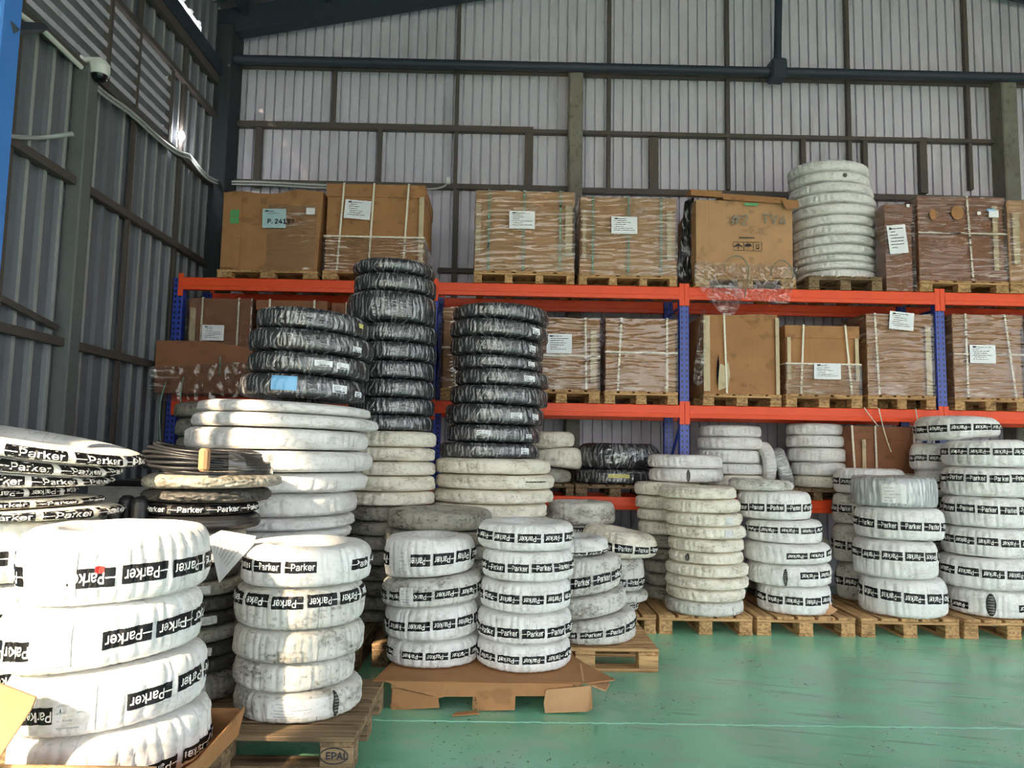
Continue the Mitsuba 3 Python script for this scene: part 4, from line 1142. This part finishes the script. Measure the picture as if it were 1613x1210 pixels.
# the strap ends that hang from the middle level over the low carton
for i, pts in enumerate(([(1361, 642), (1371, 656), (1383, 671)], [(1384, 643), (1390, 668), (1396, 690), (1404, 712)], [(1442, 644), (1446, 670), (1446, 695)])):
    tag(obj('hanging_strap', mikit.ply(tube(spline([at(x, y, RF - .05) for x, y in pts], 14), .005, 6), M['strap'])), ['short plastic strap end hanging from the middle orange beam, leftmost of three', 'long curved plastic strap end hanging over the low carton', 'plastic strap end hanging beside the topmost bridging coil'][i], 'strap', 'strap ends hanging from the middle beam')

# hand holes, stickers and left face of the sagging carton
cs = [k for k in scene if k.startswith('carton') and labels.get(k.split('__')[0], {}).get('label', '').startswith('sagging')][0].split('__')[0]
yf = RF - .06
for cx_, cy_, rx, ry_ in ((1470, 338, 6, 9), (1508, 335, 10, 12)):
    c0 = at(cx_, cy_, yf); kx = yf / F
    obj('hand_hole', mikit.ply(poly_face([(rx * kx * math.cos(q), ry_ * kx * math.sin(q)) for q in np.linspace(0, 2 * math.pi, 24, False)], c0[0], c0[2], yf), M['carton']), cs)
for cx_, cy_, w, h, mm in ((1430, 324, 5, 5, 'label_paper'), (1542, 336, 6, 5, 'label_paper'), (1565, 337, 16, 12, 'label_paper'), (1561, 331, 14, 4, 'blue_label')):
    c0 = at(cx_, cy_, yf); kx = yf / F / 2
    obj('sticker', mikit.ply(box(c0[0] - w * kx, c0[0] + w * kx, yf - .003, yf - .001, c0[2] - h * kx, c0[2] + h * kx), M[mm]), cs)

# slender film-wrapped carton face turned to the left of the sagging one
tcl = carton('narrow curved carton beside the sagging one with yellowish sheet', (1395, 1439, 322, 452), 0, depth=.16, seed=28, mat_='carton_red', paper=(.05, .72, .42, .75, -6), films=((0, 1, 0, 1, .005),), lid=.2, pal=False, bulge=.03)

dark_drape('black plastic sheet hanging between the wrapped and the large plain carton', ((1078, 318), (1092, 312), (1090, 438), (1066, 440)), 6.9, 41)
dark_drape('black plastic sheet squeezed between the two corner cartons', ((498, 300), (513, 316), (508, 440), (502, 436)), 6.9, 42)
# white coils on the top level (with their pallet), and coils on the lower level
zt = at(1318, 437, 6.78)[2]
pallet('dark pallet under the tall white coil stack on the top level', at(1272, 445, 6.75)[0], at(1388, 445, 6.75)[0], RF - .03, RF + RD, LEVELS[0], zt - LEVELS[0], old=True)
stack('the tall white stack on the top level', 7.18, [(251, .04), (270, .03), (287, .03), (303, .02), (320, .02), (337, .01), 353, 369, 384, 400, 411, 423, 437],
      [(1250, 1376, 'W'), (1251, 1377, 'W', dict(slit=(.45, 0, .1, .8))), (1252, 1381, 'W'), (1252, 1384, 'W'), (1255, 1388, 'W'), (1256, 1384, 'W'), (1256, 1386, 'W'), (1257, 1384, 'W', dict(prm=dict(crumple=.014))), (1257, 1383, 'W'), (1258, 1382, 'W'), (1260, 1384, 'W', dict(prm=dict(crumple=.014))), (1262, 1384, 'W')], zbase=zt, cy_scale=.85)
ZL = LEVELS[2]
zl = at(1285, 770, 6.8)[2]
for lab, a, b in (('pallet under the rear coil stacks, third bay, lower level', 1095, 1200), ('pallet under the right coil stack, third bay, lower level', 1236, 1332)):
    pallet(lab, at(a, 775, 6.8)[0], at(b, 775, 6.8)[0], RF - .02, RF + RD, ZL, zl - ZL, old=True)
stack('the left white stack on the lower rack level', 7.10, [669, 688, 708, 730, 748, 768], [(1102, 1197, 'W'), (1098, 1198, 'W'), (1098, 1194, 'W'), (1100, 1199, 'W'), (1100, 1199, 'C')], zbase=zl, cy_scale=.9)
stack('the right white stack on the lower rack level', 7.06, [666, 685, 705, 728, 750, 770], [(1241, 1324, 'W'), (1241, 1327, 'W'), (1243, 1331, 'W'), (1248, 1331, 'W'), (1250, 1331, 'C')], zbase=zl, cy_scale=.95)
# two coils standing on edge between those stacks
for i, (cx_, yt_, yb_, w_, lean, yaw_, kind) in enumerate(((1207, 697, 762, .11, -6, 78, 'W'), (1236, 706, 772, .12, -16, 62, 'T'))):
    A_, B_ = at(cx_, yt_, 7.0), at(cx_, yb_, 7.0)
    r = (A_[2] - B_[2]) / 2 * 1.02
    co = Coil(r, -w_ / 2, w_ / 2, seed=900 + i, nth=160, nph=20, **KIND[kind][1])
    Rm = trimesh.transformations.euler_matrix(0, math.radians(90 + lean), math.radians(yaw_ - 78), 'sxyz')[:3, :3]
    make_coil(co, kind, place((A_[0] + B_[0]) / 2, 7.05, (A_[2] + B_[2]) / 2, Rm), ['white coil standing on edge between the lower-level stacks', 'grey film-wrapped coil leaning on edge beside the right lower-level stack'][i], 'coils standing on edge', seed=901 + i)
# second bay, lower level: crumpled cream coils and black wrapped coils
zl2 = at(880, 762, 6.85)[2]
pallet('pallet under the crumpled coils, second bay, lower level', at(815, 770, 6.8)[0], at(903, 770, 6.8)[0], RF - .02, RF + RD, ZL, zl2 - ZL, old=True)
pallet('pallet under the black bundles, second bay, lower level', at(905, 770, 6.8)[0], at(1030, 770, 6.8)[0], RF - .02, RF + RD, ZL, zl2 - ZL, old=True)
stack('the crumpled coils on the lower rack level', 7.06, [679, (706, -.06), (736, .12), 762], [(826, 905, 'C', dict(prm=dict(crumple=.016, n=2.2))), (832, 917, 'C', dict(prm=dict(crumple=.016, n=2.2))), (822, 900, 'D', dict(prm=dict(crumple=.016, n=2.2)))], zbase=zl2)
stack('the black bundles on the lower rack level', 7.12, [(698, .0), 739, 765], [(908, 1040, 'K', dict(prm=dict(crumple=.02, n=2.1), words='black film, sagging')), (906, 1036, 'K', dict(prm=dict(n=3.4), words='black, flat', tags=(('y', .1, .1, .5, .5),)))], zbase=zl2, cy_scale=.75)

# carton that sticks out of the rack at the left, with green straps hanging
zc = LEVELS[1]
xa, xb = at(243, 590, 6.42)[0], at(396, 590, 6.42)[0]
t = thing('carton', 'flapped open carton jutting out of the rack, film bag below', 'carton', 'cartons on the rack')
z0_, z1_ = zc + .004, at(320, 541, 6.42)[2]
obj('body', mikit.ply(bulged_body(xa, xb, 6.44, 6.70, z0_, z1_ - .05, .02, 55), M['carton_red'], smooth=35), t)
zt_ = [at(243, 536, 6.42)[2], at(322, 537, 6.42)[2], at(396, 548, 6.42)[2]]
fpts = [(xa, z0_ + .10), (xb, z0_ + .06), (xb, zt_[2]), ((xa + xb) / 2, zt_[1]), (xa, zt_[0])]
obj('flap', mikit.ply(slab(fpts, .007, lambda v: np.stack([v[:, 0], 6.43 - v[:, 2], v[:, 1]], -1)), M['carton_red']), t)
P, uv = loose_film([(xa - .03, 6.40, z0_ + .22), (xb, 6.40, z0_ + .28), (xb, 6.40, z0_ - .0), (xa - .04, 6.40, z0_ - .06)], 34, .02, 70, 40)
obj('stretch_film', film_shape(P, uv), t)
obj('strap', mikit.ply(tube([at(347, 561, 6.41), at(346, 593, 6.41)], .005, 6), M['strap_green']), t)
for i, pts in enumerate(([(262, 602), (256, 618), (252, 680), (248, 745)], [(289, 594), (285, 620), (284, 660), (281, 700)])):
    tag(obj('hanging_strap', mikit.ply(tube(spline([at(x, y, 6.385) for x, y in pts], 20), .005, 6), M['strap_green'])), ['long green strap hanging in front of the left upright, left one', 'green strap hanging before the shaded stack, right one of two'][i], 'strap', 'green straps hanging at the left upright')

# ------------------------------------------------------------------ floor pallets
ep = atz(558, 1162, PZ)
t_ep = pallet('old stamped pallet under the dirty stack', ep[0] - 1.2, ep[0], ep[1], ep[1] + .80, 0, PZ, along='x', old=True)
bx_ = ep[0] - .083
tw = flat_text('EPAL', bx_ - .036, .055, ep[1] - .001, .028, 0, True)
ring = [tube([(bx_ + .058 * math.cos(q), ep[1] - .001, .068 + .032 * math.sin(q)) for q in np.linspace(0, 2 * math.pi, 32, False)], .0022, 5, True)]
obj('stamp', mikit.ply(cat_meshes([tw] + ring), M['ink']), t_ep)
pallet('pallet below the collapsed pile at the left edge', -2.62, -1.86, 3.04, 3.76, 0, PZ, old=True)
t_c = pallet('pallet below the open carton, front left', -1.74, -1.10, 2.50, 3.20, 0, .15, old=True)
pc0, pc1 = atz(612, 1122, 0), atz(925, 1118, 0)
yf0 = (pc0[1] + pc1[1]) / 2 + .01
t_cp = pallet('pallet draped with torn cardboard', pc0[0] + .0, pc1[0] - .03, yf0, yf0 + .80, 0, PZ, deck_cover=.82)
p6 = atz(1038, 1060, 0)
pallet('pallet under the leaning stack', p6[0] - .92, p6[0], p6[1], p6[1] + .80, 0, PZ, along='x')
for i, (a, b) in enumerate(((905, 1036), (1040, 1188), (1194, 1348), (1356, 1508), (1514, 1668))):
    A_, B_ = atz(a, 1001 + i, 0), atz(b, 1002 + i, 0)
    pallet(['floor pallet under the crumpled stack', 'floor pallet under the cream stack', 'floor pallet under the torn tied coil stack', 'floor pallet below the clear-wrapped coil stack', 'floor pallet below the tall right stack'][i], A_[0], B_[0], 5.72, 6.70, 0, PZ, group='pallets in the right-hand row')
pallet('floor pallet under the widest white stack', -2.0, -.86, 4.16, 5.3, 0, PZ, old=True, n_deck=7)
pallet('floor pallet under the black stack left of the blue upright', -1.24, -.52, 5.31, 5.95, 0, PZ, old=True)
pallet('floor pallet under the wide dusty stack', -.80, -.06, 4.75, 5.30, 0, PZ, old=True)
pallet('floor pallet under the tall black stack right of the upright', -.51, .46, 5.38, 6.34, 0, PZ, old=True, n_deck=6)
pallet('floor pallet under the shaded stack beside the left upright', -2.85, -1.95, 5.9, 6.7, 0, PZ, old=True)

# torn cardboard over the middle pallet
xs0, xs1 = pc0[0] - .03, pc1[0] - .01
t = thing('cardboard_sheet', 'torn brown cardboard draped over the middle pallet', 'cardboard')
fr = at(620, 1066, yf0)
top = [(xs0 - .06, yf0 - .03), (xs1 + .02, yf0 - .01), (xs1 + .16, yf0 + .05), (xs1 + .03, yf0 + .35), (xs1 - .05, yf0 + .6), (xs0 + .02, yf0 + .55)]
obj('sheet', mikit.ply(slab(top, .006, lambda v: np.stack([v[:, 0], v[:, 1], PZ + .001 + v[:, 2]], -1)), M['carton']), t)
kx = yf0 / F
fw = lambda px, py: (at(px, py, yf0 - .02)[0], at(px, py, yf0 - .02)[2])
front = [(582, 1061), (900, 1066), (903, 1078), (892, 1090), (858, 1096), (812, 1096), (811, 1118), (752, 1119), (750, 1097), (700, 1097), (690, 1100), (682, 1096), (660, 1090), (640, 1086), (622, 1078), (606, 1072), (582, 1069)]
fp = [fw(*p) for p in front]
zc_ = PZ + .006
fp = [(x, min(z, zc_)) for x, z in fp]
obj('front_drop', mikit.ply(slab(fp, .006, lambda v: np.stack([v[:, 0], yf0 - .034 + v[:, 2] + .10 * np.clip(-(v[:, 1] - zc_), 0, .06), v[:, 1]], -1)), M['carton']), t)
rp = [fw(*p) for p in ((860, 1084), (930, 1077), (932, 1112), (925, 1119), (858, 1121), (856, 1106))]
obj('crumpled_corner', mikit.ply(slab(rp, .008, lambda v: np.stack([v[:, 0], yf0 - .048 + v[:, 2] + .02 * np.sin(v[:, 0] * 60) * np.sin(v[:, 1] * 50), v[:, 1]], -1)), M['carton_light']), t)
x_, z_ = fw(930, 1066)
obj('side_flap', mikit.ply(trimesh.convex.convex_hull(np.array([[xs1 - .02, yf0 + .0, PZ + .004], [xs1 + .10, yf0 - .02, PZ - .035], [xs1 + .14, yf0 + .10, PZ - .035], [xs1 + .0, yf0 + .35, PZ + .004], [xs1 - .02, yf0 + .0, PZ + .010], [xs1 + .10, yf0 - .02, PZ - .029], [xs1 + .14, yf0 + .10, PZ - .029], [xs1 + .0, yf0 + .35, PZ + .010]])), M['carton_light']), t)
lp = [fw(*p) for p in ((618, 1084), (690, 1100), (692, 1116), (616, 1120))]
obj('inner_flap', mikit.ply(slab(lp, .006, lambda v: np.stack([v[:, 0], yf0 - .012 + v[:, 2], v[:, 1]], -1)), M['carton']), t)
g_ = atz(712, 1127, .01)
tag(obj('cardboard_scrap', mikit.ply(slab([(0, 0), (.14, .03), (.12, .06), (.02, .04)], .006, lambda v: np.stack([g_[0] + v[:, 0], g_[1] + v[:, 1], .004 + v[:, 2] + .1 * v[:, 1]], -1)), M['carton'])), 'small cardboard scrap on the floor before the middle pallet', 'cardboard')
g_ = at(1288, 975, 5.80)
tag(obj('cardboard_scrap', mikit.ply(slab([(-.02, 0), (.09, -.01), (.16, .03), (.12, .05), (.06, .12), (.02, .10)], .006, lambda v: np.stack([g_[0] + v[:, 0], 5.78 + .25 * v[:, 1] + v[:, 2] + .08 * v[:, 0], PZ + .004 + np.maximum(0, v[:, 1] + .01)], -1)), M['carton_light'])), 'upright cardboard scrap on the pallet beside the lowest tied-stack coil', 'cardboard')

# open carton around the nearest stack
cx0, cx1, cy0, cy1 = -1.765, -1.085, 2.47, 3.22
t = thing('carton', 'open brown carton around the nearest coil stack', 'carton')
bz = .152
obj('base', mikit.ply(box(cx0, cx1, cy0, cy1, bz - .001, bz + .006), M['carton']), t)
right = [(cy0, bz), (cy1, bz), (cy1, .27), (cy1 - .15, .255), (cy1 - .35, .24), (cy0 + .3, .235), (cy0 + .2, .25), (cy0 + .1, .24), (cy0, .25)]
obj('right_wall', mikit.ply(slab(right, .007, lambda v: np.stack([cx1 - .007 + v[:, 2] + .25 * np.maximum(0, v[:, 1] - .17) , v[:, 0], v[:, 1]], -1)), M['carton']), t)
obj('front_wall', mikit.ply(box(cx0, cx1, cy0 - .007, cy0, bz, at(150, 1206, cy0)[2]), M['carton_light']), t)
obj('back_wall', mikit.ply(box(cx0 + .3, cx1, cy1, cy1 + .007, bz, .26), M['carton']), t)
q = [at(*p, cy0 + .05) for p in ((-40, 1038), (2, 1045), (80, 1086), (74, 1104), (2, 1222), (-60, 1260))]
q2 = [(p[0], p[2]) for p in q]
obj('left_flap', mikit.ply(slab(q2, .008, lambda v: np.stack([v[:, 0], cy0 - .03 + v[:, 2] + .25 * (v[:, 0] - q2[2][0]), v[:, 1]], -1)), M['carton_light']), t)

# ------------------------------------------------------------------ things on the dusty pile
t = thing('cable_bundle', 'coiled bundle of black cable tied with tan tape on the dusty pile', 'cable bundle')
c0, R0 = at(331, 726, 3.78), .315
for i in range(8):
    r = R0 * (1.0 - .045 * abs(i - 2.5)); z = c0[2] - .055 + .0155 * i
    a = np.linspace(0, 2 * math.pi, 72, False)
    P = np.stack([c0[0] - .02 + .012 * math.sin(i * 2.1) + r * np.cos(a), c0[1] + r * np.sin(a) * .95, z + .005 * np.sin(a * 2 + i) - .022 * np.cos(a) + .005 * np.cos(a * 3 + i * 1.3)], -1)
    obj('hose_turn', mikit.ply(tube(P, .0085, 8, True), M['rubber'], smooth=60), t)
pb = at(322, 723, 3.46)
obj('tape', mikit.ply(bevel_box(pb[0] - .020, pb[0] + .020, pb[1] - .03, pb[1] + .03, pb[2] - .058, pb[2] + .050, .012), M['carton_light']), t)
labels[t + '__tape'] = {'label': 'tan tape binding the cable'}
a = np.linspace(-.9, .75, 24)
Pf = np.array([[[c0[0] - .02 + (R0 + .016) * math.cos(q_) * s_[0], c0[1] + (R0 + .016) * math.sin(q_) * s_[0] * .95, c0[2] + s_[1] - .022 * math.cos(q_)] for s_ in ((.86, .065), (.97, .06), (1.0, .0), (.97, -.06), (.86, -.07))] for q_ in a])
obj('film_patch', mikit.ply(grid_mesh(Pf), M['film'], smooth=True, uv=Pf[..., [0, 2]].reshape(-1, 2)), t)

zp = at(365, 838, 3.5)[2]
pp = [at(*p, 3.42) for p in ((327, 846), (346, 836), (402, 845), (398, 858), (342, 920))]
pp2 = [(p[0], p[2]) for p in pp]
t = thing('paper_sheet', 'white paper sheet hanging askew on the dusty pile', 'paper')
obj('sheet', mikit.ply(slab(pp2, .0015, lambda v: np.stack([v[:, 0], 3.43 + v[:, 2] + .015 * np.sin(v[:, 0] * 14), v[:, 1]], -1)), M['paper']), t)
rows = []
for i in range(7):
    A_, B_ = at(340 + i * 7, 848 + i * 2, 3.415), at(338 + i * 3, 868 + i * 4, 3.415)
    rows.append(tube([A_, B_], .0012, 4))
obj('print', mikit.ply(cat_meshes(rows), M['strap_grey']), t)

for i, (px, yt_, r, Y) in enumerate(((183, 792, .034, 3.55), (201, 779, .038, 3.62), (222, 781, .040, 3.55))):
    A_ = at(px, yt_, Y); z0_ = .0
    prof = [(0.0, A_[2]), (r * .55, A_[2] - r * .15), (r * .9, A_[2] - r * .5), (r, A_[2] - r), (r, z0_), (0, z0_)]
    m = trimesh.creation.revolve(np.array([(a_, b_) for a_, b_ in prof][::-1]), sections=28)
    m.apply_translation((A_[0], A_[1], 0))
    tag(obj('foam_roll', mikit.ply(m, M['rubber'], smooth=40)), ['dark round-topped roll, lowest of three behind the nearest stack', 'dark round-topped roll, middle of three behind the nearest stack', 'dark round-topped roll, rightmost of three behind the nearest stack'][i], 'foam roll', 'dark rolls behind the nearest stack')
# a white carton-like bundle behind the rolls with a dark sheet on top
wa, wb = at(138, 778, 4.1), at(236, 778, 4.1)
t = thing('bundle', 'white flat bundle with dark sheet on top behind the dark rolls', 'bundle')
obj('body', mikit.ply(bulged_body(wa[0], wb[0], 4.1, 4.42, 0.0, at(190, 766, 4.1)[2], .03, 61), M['wrap_white'], smooth=35), t)
obj('dark_sheet', mikit.ply(bulged_body(wa[0] + .1, wb[0] + .05, 4.08, 4.40, at(190, 766, 4.1)[2] + .001, at(190, 757, 4.1)[2], .01, 62), M['rubber'], smooth=35), t)

# ------------------------------------------------------------------ camera, cables, gap glow, post on the left wall
q = atx(157, 112, XL + .16)
t = thing('security_camera', 'white dome camera fixed high on the left wall', 'security camera')
dome = trimesh.creation.revolve(np.array([(0, -.085), (.03, -.08), (.05, -.06), (.056, -.035)]), sections=28)
body = trimesh.creation.revolve(np.array([(0, .075), (.05, .072), (.068, .05), (.07, .0), (.064, -.035), (.0, -.036)][::-1]), sections=28)
for nme, m, mm in (('housing', body, 'white_plastic'), ('dome', dome, 'dark_glass')):
    m.apply_translation(q); obj(nme, mikit.ply(m, M[mm], smooth=40), t)
obj('bracket', mikit.ply(cat_meshes([bevel_box(XL + .03, XL + .05, q[1] - .05, q[1] + .05, q[2] - .03, q[2] + .10, .006), bevel_box(XL + .04, q[0] + .02, q[1] - .025, q[1] + .025, q[2] + .06, q[2] + .10, .01)]), M['white_plastic']), t)
cab = [atx(x, y, XL + .10) for x, y in ((140, 122), (160, 142), (200, 171), (240, 207), (270, 232), (290, 242), (300, 246))] + [atx(x, y, XL + .21) for x, y in ((316, 266), (335, 282))] + [at(x, y, YB - .14) for x, y in ((362, 286), (410, 287), (470, 290), (520, 292))]
tag(obj('cable', mikit.ply(tube(spline(cab, 90), .014, 7), M['cable_grey'], smooth=60)), 'thick grey cable running from the dome camera into the corner', 'cable')
cab2 = [p + np.array([.0, .0, -.03]) for p in cab] + [at(x, y, YB - .15) for x, y in ((600, 293), (660, 297), (688, 297), (700, 293), (705, 288))]
t = thing('cable', 'grey cable along the back wall ending in a white plug', 'cable')
obj('cord', mikit.ply(tube(spline(cab2, 120), .011, 7), M['cable_grey'], smooth=60), t)
p = at(705, 287, YB - .15)
obj('plug', mikit.ply(bevel_box(p[0] - .02, p[0] + .03, p[1] - .02, p[1] + .02, p[2] - .02, p[2] + .05, .008), M['white_plastic']), t)
tag(obj('cable', mikit.ply(tube(spline([atx(-60, 210, XL + .08), atx(30, 216, XL + .08), atx(85, 215, XL + .08), atx(114, 211, XL + .2)], 30), .016, 7), M['cable_grey'], smooth=60)), 'pale cable sagging across the left wall at the frame edge', 'cable')
# conduits above the camera
for i, (a, b) in enumerate((((18, 12), (52, 38)), ((66, 46), (128, 106)))):
    tag(obj('conduit', mikit.ply(tube([atx(*a, XL + .12), atx(*b, XL + .12)], .018, 8), M['white_plastic'], smooth=60)), ['short white conduit at the top left frame edge', 'white conduit leading down to the dome camera'][i], 'conduit')
tag(obj('bracket_arm', mikit.ply(tube([at(17, 44, 3.01), atx(70, 44, XL + .03)], .03, 4), M['steel_teal'])), 'grey steel arm between the blue post and the left wall', 'bracket')
# glowing body added in place of a bright gap in the wall
p = atx(286, 214, XL + .07)
t = thing('gap_glow', 'small glowing bulb on the left wall below the louvres', 'gap_glow')
bulb = trimesh.creation.icosphere(3, .035); bulb.apply_scale([.8, 1, 1.3]); bulb.apply_translation(p)
obj('bulb', {**mikit.ply(bulb, M['white_plastic'], smooth=True), 'emitter': {'type': 'area', 'radiance': rgb((9, 8.8, 8.6))}}, t)
obj('glow_mount', mikit.ply(bevel_box(XL + .03, p[0] - .02, p[1] - .025, p[1] + .025, p[2] - .03, p[2] + .03, .006), M['rubber']), t)
# blue post at the frame's left edge
pe = at(16, 40, 3.0)
tag(obj('post', mikit.ply(bevel_box(pe[0] - .12, pe[0], 2.95, 3.07, 0, 4.6, .006), M['blue_post'])), 'blue painted steel post at the left frame edge', 'post')

# ------------------------------------------------------------------ checks of the labels (no output into the scene)
for k_, v_ in labels.items():
    if v_.get('label') and len(v_['label'].split()) > 16: print('LONG', len(v_['label'].split()), v_['label'])
seen = {}
for k_, v_ in labels.items():
    if v_.get('category'):
        if v_['label'] in seen: print('DUP', v_['label'])
        seen[v_['label']] = k_
